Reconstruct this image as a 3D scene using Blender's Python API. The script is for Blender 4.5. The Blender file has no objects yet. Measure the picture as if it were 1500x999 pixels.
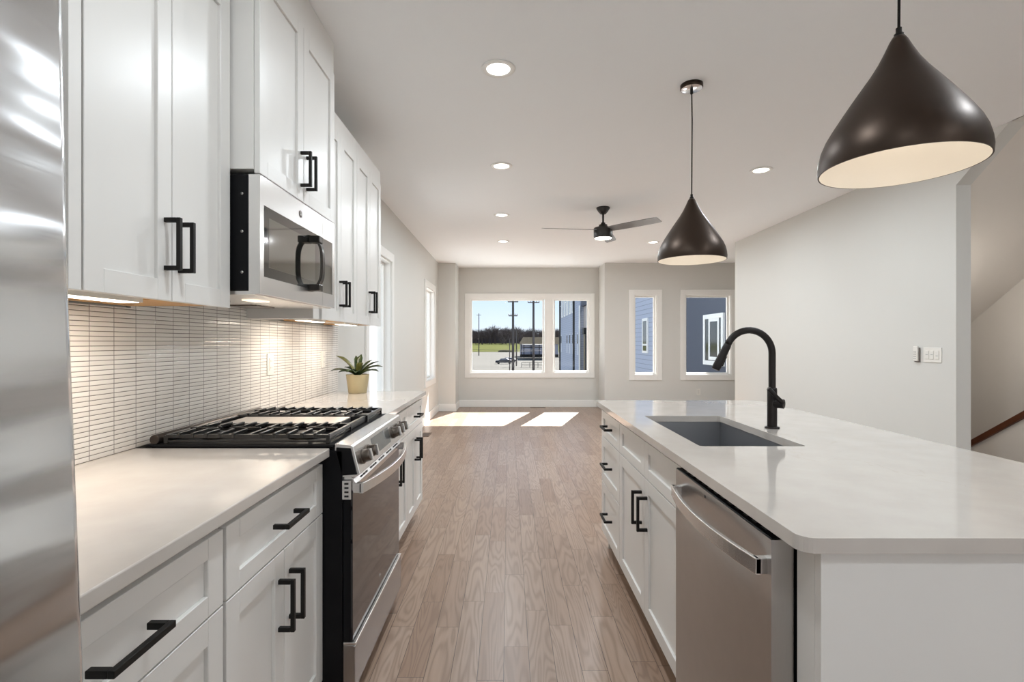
import bpy, bmesh, math, random
from mathutils import Vector, Matrix
C = bpy.context.scene
COL = C.collection
PI = math.pi
random.seed(7)

# ------------------------------------------------------------------ camera, world, sun, exposure
F = 750.0                      # focal length in pixels of the 1500 px wide frame
H = 1.28                       # camera height
cd = bpy.data.cameras.new('camera'); cam = bpy.data.objects.new('camera', cd); COL.objects.link(cam)
cam.location = (0, 0, H); cam.rotation_euler = (PI/2, 0, 0)
cd.sensor_width = 36; cd.lens = 36*F/1500; cd.shift_x = 5/1500; cd.shift_y = 1.5/1500
cd.clip_start = 0.02; cd.clip_end = 3000
C.camera = cam
C.view_settings.view_transform = 'Standard'
try: C.view_settings.look = 'None'
except Exception: pass
C.view_settings.gamma = 1.0
C.view_settings.use_curve_mapping = False
C.view_settings.exposure = 0.24

w = bpy.data.worlds.new('sky'); C.world = w; w.use_nodes = True
nt = w.node_tree; nt.nodes.clear()
wo = nt.nodes.new('ShaderNodeOutputWorld'); bg = nt.nodes.new('ShaderNodeBackground')
tc = nt.nodes.new('ShaderNodeTexCoord'); sp = nt.nodes.new('ShaderNodeSeparateXYZ'); cr = nt.nodes.new('ShaderNodeValToRGB')
nt.links.new(tc.outputs['Generated'], sp.inputs[0]); nt.links.new(sp.outputs['Z'], cr.inputs[0])
cr.color_ramp.elements[0].position = 0.0; cr.color_ramp.elements[0].color = (0.86, 0.93, 1.0, 1)
cr.color_ramp.elements[1].position = 0.6; cr.color_ramp.elements[1].color = (0.42, 0.58, 0.85, 1)
e = cr.color_ramp.elements.new(0.10); e.color = (0.62, 0.80, 1.0, 1)
nt.links.new(cr.outputs[0], bg.inputs[0]); nt.links.new(bg.outputs[0], wo.inputs[0])
bg.inputs[1].default_value = 1.0

sl = bpy.data.lights.new('sun', 'SUN'); so = bpy.data.objects.new('sun', sl); COL.objects.link(so)
sl.energy = 21.0; sl.angle = math.radians(0.5); sl.color = (1.0, 0.96, 0.92)
so.rotation_euler = Vector((-0.357, -1.15, -1.0)).to_track_quat('-Z', 'Y').to_euler()
so.location = (5, 25, 20)
CAN_W, PEND_W = 9.6, 0.45

# ------------------------------------------------------------------ materials
MATS = {}
def lin(c):
    return tuple((x/255/12.92 if x/255 <= .04045 else ((x/255+.055)/1.055)**2.4) for x in c)
def mat(name, col, rough=0.5, metal=0.0, noise=0.0, scale=8.0, bump=0.0, bscale=60.0, stretch=(1,1,1), coat=0.0, emit=0.0, spec=0.5, aniso=0.0):
    if name in MATS: return MATS[name]
    m = bpy.data.materials.new(name); m.use_nodes = True
    n = m.node_tree; b = n.nodes['Principled BSDF']
    b.inputs['Base Color'].default_value = (*col, 1); b.inputs['Roughness'].default_value = rough
    b.inputs['Metallic'].default_value = metal; b.inputs['Coat Weight'].default_value = coat
    b.inputs['Specular IOR Level'].default_value = spec
    b.inputs['Anisotropic'].default_value = aniso
    if emit:
        b.inputs['Emission Color'].default_value = (*col, 1); b.inputs['Emission Strength'].default_value = emit
    t = n.nodes.new('ShaderNodeTexCoord'); mp = n.nodes.new('ShaderNodeMapping'); mp.inputs['Scale'].default_value = stretch
    n.links.new(t.outputs['Object'], mp.inputs[0])
    if noise or True:
        nz = n.nodes.new('ShaderNodeTexNoise'); nz.inputs['Scale'].default_value = scale; nz.inputs['Detail'].default_value = 4
        n.links.new(mp.outputs[0], nz.inputs['Vector'])
        k = noise or 0.01
        r = n.nodes.new('ShaderNodeMapRange'); r.inputs['To Min'].default_value = 1-k; r.inputs['To Max'].default_value = 1+k
        n.links.new(nz.outputs['Fac'], r.inputs['Value'])
        mx = n.nodes.new('ShaderNodeVectorMath'); mx.operation = 'SCALE'; mx.inputs[0].default_value = col
        n.links.new(r.outputs[0], mx.inputs['Scale']); n.links.new(mx.outputs[0], b.inputs['Base Color'])
    if bump:
        nb = n.nodes.new('ShaderNodeTexNoise'); nb.inputs['Scale'].default_value = bscale; nb.inputs['Detail'].default_value = 3
        n.links.new(mp.outputs[0], nb.inputs['Vector'])
        bp = n.nodes.new('ShaderNodeBump'); bp.inputs['Strength'].default_value = bump; bp.inputs['Distance'].default_value = 0.01
        n.links.new(nb.outputs['Fac'], bp.inputs['Height']); n.links.new(bp.outputs[0], b.inputs['Normal'])
    MATS[name] = m; return m

class NB:                                  # small node helper
    def __init__(s, m): s.n = m.node_tree; s.b = s.n.nodes['Principled BSDF']
    def math(s, op, a, b=None, c=None):
        nd = s.n.nodes.new('ShaderNodeMath'); nd.operation = op
        for i, v in enumerate((a, b, c)):
            if v is None: continue
            if isinstance(v, (int, float)): nd.inputs[i].default_value = v
            else: s.n.links.new(v, nd.inputs[i])
        return nd.outputs[0]
    def xyz(s, x, y, z):
        nd = s.n.nodes.new('ShaderNodeCombineXYZ')
        for i, v in enumerate((x, y, z)):
            if isinstance(v, (int, float)): nd.inputs[i].default_value = v
            else: s.n.links.new(v, nd.inputs[i])
        return nd.outputs[0]
    def geo(s):
        t = s.n.nodes.new('ShaderNodeTexCoord'); sp = s.n.nodes.new('ShaderNodeSeparateXYZ'); s.n.links.new(t.outputs['Object'], sp.inputs[0]); return sp.outputs
    def noise(s, v, scale, detail=3, dist=0.0):
        nd = s.n.nodes.new('ShaderNodeTexNoise'); nd.inputs['Scale'].default_value = scale; nd.inputs['Detail'].default_value = detail
        nd.inputs['Distortion'].default_value = dist
        s.n.links.new(v, nd.inputs['Vector']); return nd.outputs['Fac']
    def white(s, v):
        nd = s.n.nodes.new('ShaderNodeTexWhiteNoise'); nd.noise_dimensions = '3D'; s.n.links.new(v, nd.inputs['Vector']); return nd.outputs['Value']
    def ramp(s, v, stops):
        nd = s.n.nodes.new('ShaderNodeValToRGB'); el = nd.color_ramp.elements
        el[0].position = stops[0][0]; el[0].color = (*stops[0][1], 1); el[1].position = stops[-1][0]; el[1].color = (*stops[-1][1], 1)
        for p, c in stops[1:-1]: q = el.new(p); q.color = (*c, 1)
        s.n.links.new(v, nd.inputs[0]); return nd.outputs[0]
    def mix(s, f, a, b):
        nd = s.n.nodes.new('ShaderNodeMix'); nd.data_type = 'RGBA'
        for i, v in ((0, f), (6, a), (7, b)):
            if isinstance(v, (int, float)): nd.inputs[i].default_value = v
            elif isinstance(v, tuple): nd.inputs[i].default_value = (*v, 1)
            else: s.n.links.new(v, nd.inputs[i])
        return nd.outputs[2]
    def bump(s, h, st, dist=0.01):
        nd = s.n.nodes.new('ShaderNodeBump'); nd.inputs['Strength'].default_value = st; nd.inputs['Distance'].default_value = dist
        s.n.links.new(h, nd.inputs['Height']); s.n.links.new(nd.outputs[0], s.b.inputs['Normal'])
    def link(s, o, name): s.n.links.new(o, s.b.inputs[name])

def plain(name, rough=0.5):
    m = bpy.data.materials.new(name); m.use_nodes = True; MATS[name] = m
    m.node_tree.nodes['Principled BSDF'].inputs['Roughness'].default_value = rough
    return m, NB(m)

WALL = mat('wall_paint', lin((216, 215, 210)), 0.85, noise=0.01, scale=3, bump=0.02, bscale=300)
CEIL = mat('ceiling_paint', lin((249, 251, 252)), 0.9, noise=0.01, scale=2)
TRIM = mat('trim_paint', lin((240, 239, 235)), 0.4, noise=0.005)
CAB = mat('cabinet_paint', lin((228, 226, 222)), 0.34, noise=0.006, scale=5)
CABIN = mat('cabinet_shadow_gap', lin((150, 146, 140)), 0.7)
BLACK = mat('matte_black_metal', (0.012, 0.011, 0.010), 0.48, spec=0.22)
STEEL = mat('brushed_steel', (0.76, 0.75, 0.735), 0.27, 1.0, noise=0.05, scale=30, stretch=(1, 1, 40), bump=0.01, bscale=40, aniso=0.4)
STEELD = mat('dishwasher_steel', (0.47, 0.455, 0.44), 0.30, 1.0, noise=0.05, scale=20, stretch=(40, 1, 1), bump=0.01, bscale=30)
STEELK = mat('bronze_tinted_steel', (0.12, 0.10, 0.085), 0.30, 1.0)
BODY = mat('black_enamel', (0.006, 0.006, 0.007), 0.45, spec=0.15)
IRON = mat('cast_iron', (0.012, 0.0115, 0.0115), 0.30, bump=0.03, bscale=200)
GLASSB = mat('black_oven_glass', (0.010, 0.009, 0.012), 0.06, noise=0.1, spec=0.6, coat=0.3)
GLASSM = mat('microwave_glass', (0.02, 0.022, 0.022), 0.05, 0.0, spec=0.8, coat=1.0)
GLASSD = mat('display_glass', (0.10, 0.11, 0.11), 0.12, coat=0.5)
MWIN = mat('smoked_mirror_glass', (0.34, 0.35, 0.34), 0.05, 1.0)
PLAST = mat('white_plastic', lin((232, 229, 222)), 0.35)
SLOT = mat('dark_slot', (0.01, 0.01, 0.01), 0.6)
WOODU = mat('maple_underside', lin((205, 160, 105)), 0.5, noise=0.12, scale=6, stretch=(8, 1, 1))
WOODR = mat('walnut_stained_wood', lin((92, 50, 28)), 0.4, noise=0.2, scale=10, stretch=(8, 1, 1))
LENS = mat('lamp_lens', (1.0, 0.95, 0.86), 0.4, emit=6.0)
LEDM = mat('led_strip_lens', (1.0, 0.90, 0.76), 0.4, emit=5.0)
BRONZE = mat('bronze_shade', (0.050, 0.034, 0.025), 0.40, 0.8)
CREAM = mat('shade_inner_enamel', lin((226, 222, 216)), 0.55)
POT = mat('sand_glazed_pot', lin((184, 170, 134)), 0.6, noise=0.04)
SOIL = mat('potting_soil', (0.03, 0.02, 0.015), 0.95, bump=0.3)
SINKM = mat('sink_steel', (0.36, 0.365, 0.38), 0.36, 0.8)
STAIRW = mat('stairwell_paint', lin((228, 222, 214)), 0.85)
SIDE = None

# floor planks
m, N = plain('oak_plank_floor', 0.3)
X, Y, Z = N.geo()[0:3]
PW = 0.1015
row = N.math('FLOOR', N.math('DIVIDE', N.math('ADD', X, 0.019+50*PW), PW))
fx = N.math('FRACT', N.math('DIVIDE', N.math('ADD', X, 0.019+50*PW), PW))
r1 = N.white(N.xyz(row, 3.0, 0.0)); r2 = N.white(N.xyz(row, 9.0, 0.0))
L = N.math('ADD', N.math('MULTIPLY', r2, 0.55), 0.55)
yy = N.math('DIVIDE', N.math('ADD', N.math('ADD', Y, 30.0), N.math('MULTIPLY', r1, 5.0)), L)
idx = N.math('FLOOR', yy); fy = N.math('FRACT', yy)
pid = N.white(N.xyz(row, idx, 1.0)); pid2 = N.white(N.xyz(row, idx, 5.0))
pv = N.xyz(N.math('MULTIPLY', X, 14.0), N.math('ADD', N.math('MULTIPLY', Y, 1.5), N.math('MULTIPLY', pid2, 90.0)), N.math('MULTIPLY', pid, 60.0))
n1 = N.noise(pv, 0.8, 1.0, 0.3)
rings = N.math('SINE', N.math('MULTIPLY', n1, 85.0))
n2 = N.noise(N.xyz(N.math('MULTIPLY', X, 160.0), N.math('MULTIPLY', Y, 6.0), pid), 1.0, 3)
grain = N.math('ADD', N.math('MULTIPLY', N.math('POWER', N.math('MULTIPLY_ADD', rings, 0.5, 0.5), 2.0), 0.55), N.math('MULTIPLY', n2, 0.45))
cA = N.ramp(pid, [(0.0, lin((157, 132, 114))), (0.3, lin((166, 141, 122))), (0.6, lin((172, 148, 130))), (0.85, lin((159, 131, 110))), (1.0, lin((146, 121, 104)))])
cB = N.mix(0.75, cA, lin((104, 80, 64)))
colr = N.mix(N.math('MULTIPLY', grain, 0.85), cA, cB)
ex = N.math('MINIMUM', fx, N.math('SUBTRACT', 1.0, fx)); ey = N.math('MULTIPLY', N.math('MINIMUM', fy, N.math('SUBTRACT', 1.0, fy)), 7.0)
seam = N.math('LESS_THAN', N.math('MINIMUM', ex, ey), 0.011)
colr = N.mix(N.math('MULTIPLY', seam, 0.85), colr, lin((50, 36, 28)))
N.link(colr, 'Base Color')
N.link(N.math('MULTIPLY_ADD', n2, 0.14, 0.25), 'Roughness')
N.bump(N.math('SUBTRACT', N.math('MULTIPLY', grain, -0.15), seam), 0.25, 0.002)
FLOOR = m

# stacked mosaic tile on the plane x = const
m, N = plain('stacked_mosaic_tile', 0.12)
X, Y, Z = N.geo()[0:3]
TP, TR = 0.0985, 0.01535
ty = N.math('DIVIDE', N.math('ADD', Y, TP*30-1.5727), TP); tz = N.math('DIVIDE', N.math('SUBTRACT', Z, 0.9145), TR)
fy = N.math('FRACT', ty); fz = N.math('FRACT', tz)
dy = N.math('MULTIPLY', N.math('MINIMUM', fy, N.math('SUBTRACT', 1.0, fy)), TP); dz = N.math('MULTIPLY', N.math('MINIMUM', fz, N.math('SUBTRACT', 1.0, fz)), TR)
d = N.math('MINIMUM', dy, dz)
g = N.math('LESS_THAN', d, 0.00105)
tid = N.white(N.xyz(N.math('FLOOR', ty), N.math('FLOOR', tz), 2.0))
tcol = N.ramp(tid, [(0.0, lin((236, 232, 226))), (1.0, lin((245, 242, 237)))])
N.link(N.mix(g, tcol, lin((112, 106, 100))), 'Base Color')
N.link(N.math('MULTIPLY_ADD', g, 0.6, 0.19), 'Roughness')
hgt = N.math('MINIMUM', N.math('DIVIDE', d, 0.003), 1.0)
N.bump(N.math('ADD', hgt, N.math('MULTIPLY', tid, 0.2)), 0.5, 0.0015)
TILE = m

# quartz
m, N = plain('white_quartz', 0.08)
t = m.node_tree.nodes.new('ShaderNodeTexCoord'); v = t.outputs['Object']
vn = N.noise(v, 2.2, 6, 1.4)
vein = N.math('SUBTRACT', 1.0, N.math('MINIMUM', N.math('MULTIPLY', N.math('ABSOLUTE', N.math('SUBTRACT', vn, 0.5)), 90.0), 1.0))
msk = N.math('GREATER_THAN', N.noise(v, 1.7, 2), 0.56)
base = N.ramp(N.noise(v, 9.0, 5), [(0.3, lin((197, 190, 183))), (0.7, lin((204, 198, 191)))])
N.link(N.mix(N.math('MULTIPLY', N.math('MULTIPLY', vein, msk), 0.30), base, lin((188, 176, 164))), 'Base Color')
m.node_tree.nodes['Principled BSDF'].inputs['Coat Weight'].default_value = 0.3
m.node_tree.nodes['Principled BSDF'].inputs['Coat Roughness'].default_value = 0.06
QUARTZ = m

# fridge steel : horizontal waviness
m, N = plain('fridge_steel', 0.2)
X, Y, Z = N.geo()[0:3]
m.node_tree.nodes['Principled BSDF'].inputs['Metallic'].default_value = 1.0
m.node_tree.nodes['Principled BSDF'].inputs['Base Color'].default_value = (0.66, 0.67, 0.68, 1)
N.link(N.math('MULTIPLY_ADD', N.noise(N.xyz(N.math('MULTIPLY', X, 2.0), N.math('MULTIPLY', Y, 2.0), N.math('MULTIPLY', Z, 400.0)), 1.0, 2), 0.08, 0.16), 'Roughness')
N.bump(N.noise(N.xyz(X, N.math('MULTIPLY', Y, 0.8), N.math('MULTIPLY', Z, 4.0)), 2.0, 1), 1.0, 0.05)
FSTEEL = m

# lap siding (z courses)
def siding(name, c, course=0.2):
    m, N = plain(name, 0.85)
    X, Y, Z = N.geo()[0:3]
    f = N.math('FRACT', N.math('DIVIDE', Z, course))
    N.link(N.mix(N.math('LESS_THAN', f, 0.09), c, tuple(x*0.55 for x in c)), 'Base Color')
    N.bump(f, 0.6, 0.02)
    return m
SIDEB = siding('blue_lap_siding', lin((172, 180, 198)))
SIDED = mat('dark_grey_stucco', lin((98, 102, 112)), 0.9, noise=0.06, spec=0.0)
STONE = mat('tan_stone', lin((176, 160, 132)), 0.9, noise=0.3, scale=3, bump=0.4, bscale=4, spec=0.0)
CONC = mat('pale_concrete', lin((104, 102, 98)), 0.95, noise=0.08, scale=0.05, spec=0.0)
GRASS = mat('winter_grass', lin((80, 82, 52)), 1.0, noise=0.25, scale=0.06, stretch=(1, 4, 1), spec=0.0)
BARK = mat('bare_tree_bark', lin((84, 75, 74)), 0.95, noise=0.2, spec=0.0)
POLEM = mat('weathered_pole_wood', lin((82, 78, 76)), 0.9, noise=0.2, spec=0.0)
HEDGE = mat('brown_brush', lin((84, 80, 60)), 1.0, noise=0.3, spec=0.0)
CARP = mat('navy_car_paint', lin((22, 27, 42)), 0.35, 0.2)
METR = mat('grey_metal_roof', lin((66, 62, 54)), 0.8, spec=0.0)
METW = mat('grey_metal_cladding', lin((158, 158, 170)), 0.7, noise=0.1, scale=3, stretch=(4, 1, 0.1), spec=0.0)
TYRE = mat('tyre_rubber', (0.02, 0.02, 0.02), 0.8)

# window glass
gm = bpy.data.materials.new('window_glass'); gm.use_nodes = True; n = gm.node_tree; n.nodes.clear()
o_ = n.nodes.new('ShaderNodeOutputMaterial'); mx = n.nodes.new('ShaderNodeMixShader'); tr = n.nodes.new('ShaderNodeBsdfTransparent'); gl = n.nodes.new('ShaderNodeBsdfGlossy')
fr = n.nodes.new('ShaderNodeFresnel'); fr.inputs[0].default_value = 1.3; gl.inputs['Roughness'].default_value = 0.01; tr.inputs[0].default_value = (0.97, 0.98, 0.98, 1)
ge = n.nodes.new('ShaderNodeNewGeometry'); iv = n.nodes.new('ShaderNodeMath'); iv.operation = 'SUBTRACT'; iv.inputs[0].default_value = 1.0; n.links.new(ge.outputs['Backfacing'], iv.inputs[1])
ml = n.nodes.new('ShaderNodeMath'); ml.operation = 'MULTIPLY'; n.links.new(fr.outputs[0], ml.inputs[0]); n.links.new(iv.outputs[0], ml.inputs[1])
n.links.new(ml.outputs[0], mx.inputs[0]); n.links.new(tr.outputs[0], mx.inputs[1]); n.links.new(gl.outputs[0], mx.inputs[2]); n.links.new(mx.outputs[0], o_.inputs[0])
GLASS = gm
# plant leaf
m, N = plain('strap_leaf', 0.35)
t = m.node_tree.nodes.new('ShaderNodeTexCoord')
N.link(N.ramp(N.noise(t.outputs['Object'], 14, 3), [(0.3, lin((30, 42, 24))), (0.55, lin((52, 70, 36))), (0.8, lin((104, 98, 56)))]), 'Base Color')
LEAF = m
m2 = mat('pale_edged_leaf', lin((112, 112, 58)), 0.35, noise=0.35, scale=25); LEAF2 = m2

# ------------------------------------------------------------------ mesh helper
ORG = {}
class MB:
    def __init__(s): s.v = []; s.f = []; s.sm = []; s.mi = []
    def add(s, vs, fs, smooth=False, mi=0):
        k = len(s.v); s.v += [tuple(p) for p in vs]
        for f in fs: s.f.append(tuple(k+i for i in f)); s.sm.append(smooth); s.mi.append(mi)
        return s
    def box(s, x0, x1, y0, y1, z0, z1, mi=0):
        x0, x1 = sorted((x0, x1)); y0, y1 = sorted((y0, y1)); z0, z1 = sorted((z0, z1))
        vs = [(x, y, z) for z in (z0, z1) for y in (y0, y1) for x in (x0, x1)]
        return s.add(vs, [(0,2,3,1),(4,5,7,6),(0,1,5,4),(2,6,7,3),(0,4,6,2),(1,3,7,5)], mi=mi)
    def prism(s, pts, a, b, axis='y', smooth=False, mi=0):
        # pts 2D outline; axis y: pts=(x,z); axis z: pts=(x,y); axis x: pts=(y,z)
        def P(p, t): return (p[0], t, p[1]) if axis == 'y' else ((p[0], p[1], t) if axis == 'z' else (t, p[0], p[1]))
        n = len(pts); vs = [P(p, a) for p in pts]+[P(p, b) for p in pts]
        s.add(vs, [tuple(range(n-1, -1, -1)), tuple(range(n, 2*n))], mi=mi)
        k = len(s.v)-2*n
        for i in range(n):
            j = (i+1) % n; s.f.append((k+i, k+j, k+n+j, k+n+i)); s.sm.append(smooth); s.mi.append(mi)
        return s
    def lathe(s, prof, c=(0,0,0), n=32, closed=False, smooth=True, mi=0):
        vs = []; fs = []
        for (r, z) in prof:
            for i in range(n):
                a = 2*PI*i/n; vs.append((c[0]+r*math.cos(a), c[1]+r*math.sin(a), c[2]+z))
        for j in range(len(prof)-1):
            for i in range(n):
                k = (i+1) % n; fs.append((j*n+i, j*n+k, (j+1)*n+k, (j+1)*n+i))
        if closed:
            fs.append(tuple(range(n-1, -1, -1))); fs.append(tuple((len(prof)-1)*n+i for i in range(n)))
        return s.add(vs, fs, smooth, mi)
    def tube(s, path, rad, n=12, smooth=True, mi=0, flat=None):
        path = [Vector(p) for p in path]; m_ = len(path)
        if not isinstance(rad, (list, tuple)): rad = [rad]*m_
        up = None; vs = []
        for i, p in enumerate(path):
            d = (path[min(i+1, m_-1)]-path[max(i-1, 0)]).normalized()
            if up is None:
                up = Vector((0, 0, 1)) if abs(d.z) < 0.9 else Vector((0, 1, 0))
            a = d.cross(up).normalized(); b_ = a.cross(d).normalized(); up = b_
            for k in range(n):
                t = 2*PI*(k+0.5)/n
                q = p+(a*math.cos(t)+b_*math.sin(t))*rad[i]
                if flat: q = p+(a*math.cos(t)*flat[0]+b_*math.sin(t)*flat[1])*rad[i]
                vs.append(q)
        fs = []
        for j in range(m_-1):
            for i in range(n):
                k = (i+1) % n; fs.append((j*n+i, j*n+k, (j+1)*n+k, (j+1)*n+i))
        fs.append(tuple(range(n-1, -1, -1))); fs.append(tuple((m_-1)*n+i for i in range(n)))
        return s.add(vs, fs, smooth, mi)
    def bar(s, p, q, w_, h_, mi=0):                       # rectangular bar from p to q
        return s.tube([p, q], 1.0, 4, False, mi, flat=(w_/math.sqrt(2), h_/math.sqrt(2)))
    def build(s, name, m_, parent=None, bevel=0.0, seg=2):
        me = bpy.data.meshes.new(name)
        org = ORG.get(parent, Vector((0, 0, 0))) if parent else Vector((0, 0, 0))
        me.from_pydata([Vector(p)-org for p in s.v], [], s.f)
        for mm in (m_ if isinstance(m_, (list, tuple)) else [m_]): me.materials.append(mm)
        for p, f_, k in zip(me.polygons, s.sm, s.mi): p.use_smooth = f_; p.material_index = k
        bm = bmesh.new(); bm.from_mesh(me); bmesh.ops.recalc_face_normals(bm, faces=bm.faces); bm.to_mesh(me); bm.free()
        o = bpy.data.objects.new(name, me); COL.objects.link(o)
        if parent: o.parent = parent; ORG[o] = org
        if bevel:
            b = o.modifiers.new('bevel', 'BEVEL'); b.width = bevel; b.segments = seg; b.limit_method = 'ANGLE'; b.angle_limit = math.radians(40)
        return o
def tag(o, label, cat, group=None, kind=None):
    if label: o['label'] = label
    if cat: o['category'] = cat
    if group: o['group'] = group
    if kind: o['kind'] = kind
    return o
def thing(name, label, cat, loc, group=None, kind=None):
    o = bpy.data.objects.new(name, None); COL.objects.link(o); o.location = loc; o.empty_display_size = 0.05
    ORG[o] = Vector(loc); return tag(o, label, cat, group, kind)
def copy_tree(o, parent=None):
    c = o.copy(); COL.objects.link(c); c.parent = parent
    for ch in o.children: copy_tree(ch, c)
    return c
def struct(name, mb, m_, bevel=0.0, label=None, parent=None):
    o = mb.build(name, m_, parent, bevel)
    if not parent: o['kind'] = 'structure'
    return o
def text(body, size, loc, rot, m_, parent, name, depth=0.0004):
    cu = bpy.data.curves.new(name, 'FONT'); cu.body = body; cu.size = size; cu.align_x = 'CENTER'; cu.align_y = 'CENTER'; cu.extrude = depth
    cu.materials.append(m_); tmp = bpy.data.objects.new(name, cu); me = bpy.data.meshes.new_from_object(tmp); bpy.data.objects.remove(tmp); o = bpy.data.objects.new(name, me); COL.objects.link(o)
    o.parent = parent; o.location = Vector(loc)-ORG.get(parent, Vector((0,0,0))); o.rotation_euler = rot; return o

# ------------------------------------------------------------------ room shell
XL, XR, CH = -1.303, 3.33, 2.745
YF, YP, YB = 10.1, 9.47, -3.6
def wall(name, axis, p0, p1, u0, u1, z0, z1, holes=(), m_=WALL):
    mb = MB(); us = sorted({u0, u1, *[h[0] for h in holes], *[h[1] for h in holes]}); zs = sorted({z0, z1, *[h[2] for h in holes], *[h[3] for h in holes]})
    for i in range(len(us)-1):
        for j in range(len(zs)-1):
            uc = (us[i]+us[i+1])/2; zc = (zs[j]+zs[j+1])/2
            if any(h[0] < uc < h[1] and h[2] < zc < h[3] for h in holes): continue
            if axis == 'x': mb.box(p0, p1, us[i], us[i+1], zs[j], zs[j+1])
            else: mb.box(us[i], us[i+1], p0, p1, zs[j], zs[j+1])
    return struct(name, mb, m_)
W1 = (-0.768, 1.600, 0.669, 2.142)      # far window opening
W2 = (2.320, 2.742, 0.669, 2.152)
W3 = (3.270, 4.110, 0.669, 2.152)
L1 = (4.735, 5.665, 0.655, 2.165)
L2 = (8.025, 8.965, 0.655, 2.165)
SW = (3.60, 4.50, 0.30, 4.40)  # unseen stairwell window, added to let daylight onto the stairs
BW = (-1.25, 3.25, 0.03, 2.68)            # unseen glazed opening added behind the camera for daylight
struct('floor', MB().box(-1.5, 5.0, YB-0.2, YF+0.2, -0.2, 0), FLOOR)
struct('ceiling', MB().box(-1.5, 3.34, YB-0.2, YF+0.2, CH, CH+0.2).box(3.34, 5.0, 7.42, YF+0.2, CH, CH+0.2), CEIL)
wall('wall_left', 'x', XL-0.15, XL, YB, YF+0.15, 0, CH, [L1, L2])
wall('wall_far', 'y', YF, YF+0.15, -0.983, 1.776, 0, CH, [W1])
struct('wall_far_left', MB().box(XL, -0.983, YP, YF+0.15, 0, CH), WALL)
mb = MB(); wall('wall_far_right', 'y', YP, YP+0.15, 1.776, 4.85, 0, CH, [W2, W3])
struct('wall_far_return', MB().box(1.776, 1.926, YP+0.15, YF+0.15, 0, CH), WALL)
wall('wall_right', 'x', XR, XR+0.11, 3.81, 7.53, 0, CH)
# header over the stair opening: sloped lower edge
struct('wall_right_header', MB().prism([(3.81, 2.448), (3.40, CH), (3.81, CH)], XR, XR+0.11, 'x'), WALL)
struct('wall_right_upper', MB().box(XR, XR+0.11, YB, 3.40, CH, 4.9), WALL)
struct('wall_stair_end', MB().box(XR+0.11, 4.85, 7.42, 7.53, 0, CH), WALL)
struct('wall_right_far', MB().box(4.70, 4.85, 7.53, YP, 0, CH), WALL)
wall('wall_stair', 'x', 4.65, 4.80, YB, 7.42, 0, 5.1, m_=STAIRW)
sf = lambda y: 2.448+0.73*(3.81-y)
struct('ceiling_stair', MB().prism([(6.7, sf(6.7)), (0.2, sf(0.2)), (0.2, sf(0.2)+0.12), (6.7, sf(6.7)+0.12)], XR+0.11, 4.65, 'x'), STAIRW)
wall('wall_back', 'y', YB-0.15, YB, XL-0.15, XR+0.11, 0, CH, [BW])
wall('wall_stair_back', 'y', YB-0.15, YB, XR+0.11, 4.8, 0, 5.1, [SW], m_=STAIRW)
kz = lambda y: 0.27-0.69*(y-4.76)
struct('wall_stair_lower', MB().prism([(5.10, 0.0), (5.10, kz(5.10)), (2.2, kz(2.2)), (2.2, 0.0)], 4.24, 4.34, 'x'), STAIRW)
t = thing('stair_rail', 'sloping brown stained wood rail on the low wall beside the stairs', 'rail', (4.29, 4.4, kz(4.4)))
MB().prism([(5.12, kz(5.12)), (2.2, kz(2.2)), (2.2, kz(2.2)+0.06), (5.12, kz(5.12)+0.06)], 4.215, 4.365, 'x').build('cap', WOODR, t, 0.008)
# baseboards
BB, BT = 0.135, 0.016
def base(name, *bs):
    mb = MB()
    for b in bs: mb.box(b[0], b[1], b[2], b[3], 0, BB).box(b[4], b[5], b[6], b[7], 0, 0.02) if len(b) > 4 else mb.box(b[0], b[1], b[2], b[3], 0, BB)
    return struct(name, mb, TRIM, 0.004)
base('baseboard_left', (XL, XL+BT, 3.83, YP))
base('baseboard_far', (-0.983+BT, 1.776-BT, YF-BT, YF))
base('baseboard_far_left', (XL+BT, -0.983+BT, YP-BT, YP), (-0.983, -0.983+BT, YP, YF))
base('baseboard_far_right', (1.776-BT, 4.70, YP-BT, YP), (1.776-BT, 1.776, YP, YF))
base('baseboard_right', (XR-BT, XR, 3.81, 7.53), (XR-BT, 4.70, 7.53, 7.53+BT))

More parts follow.
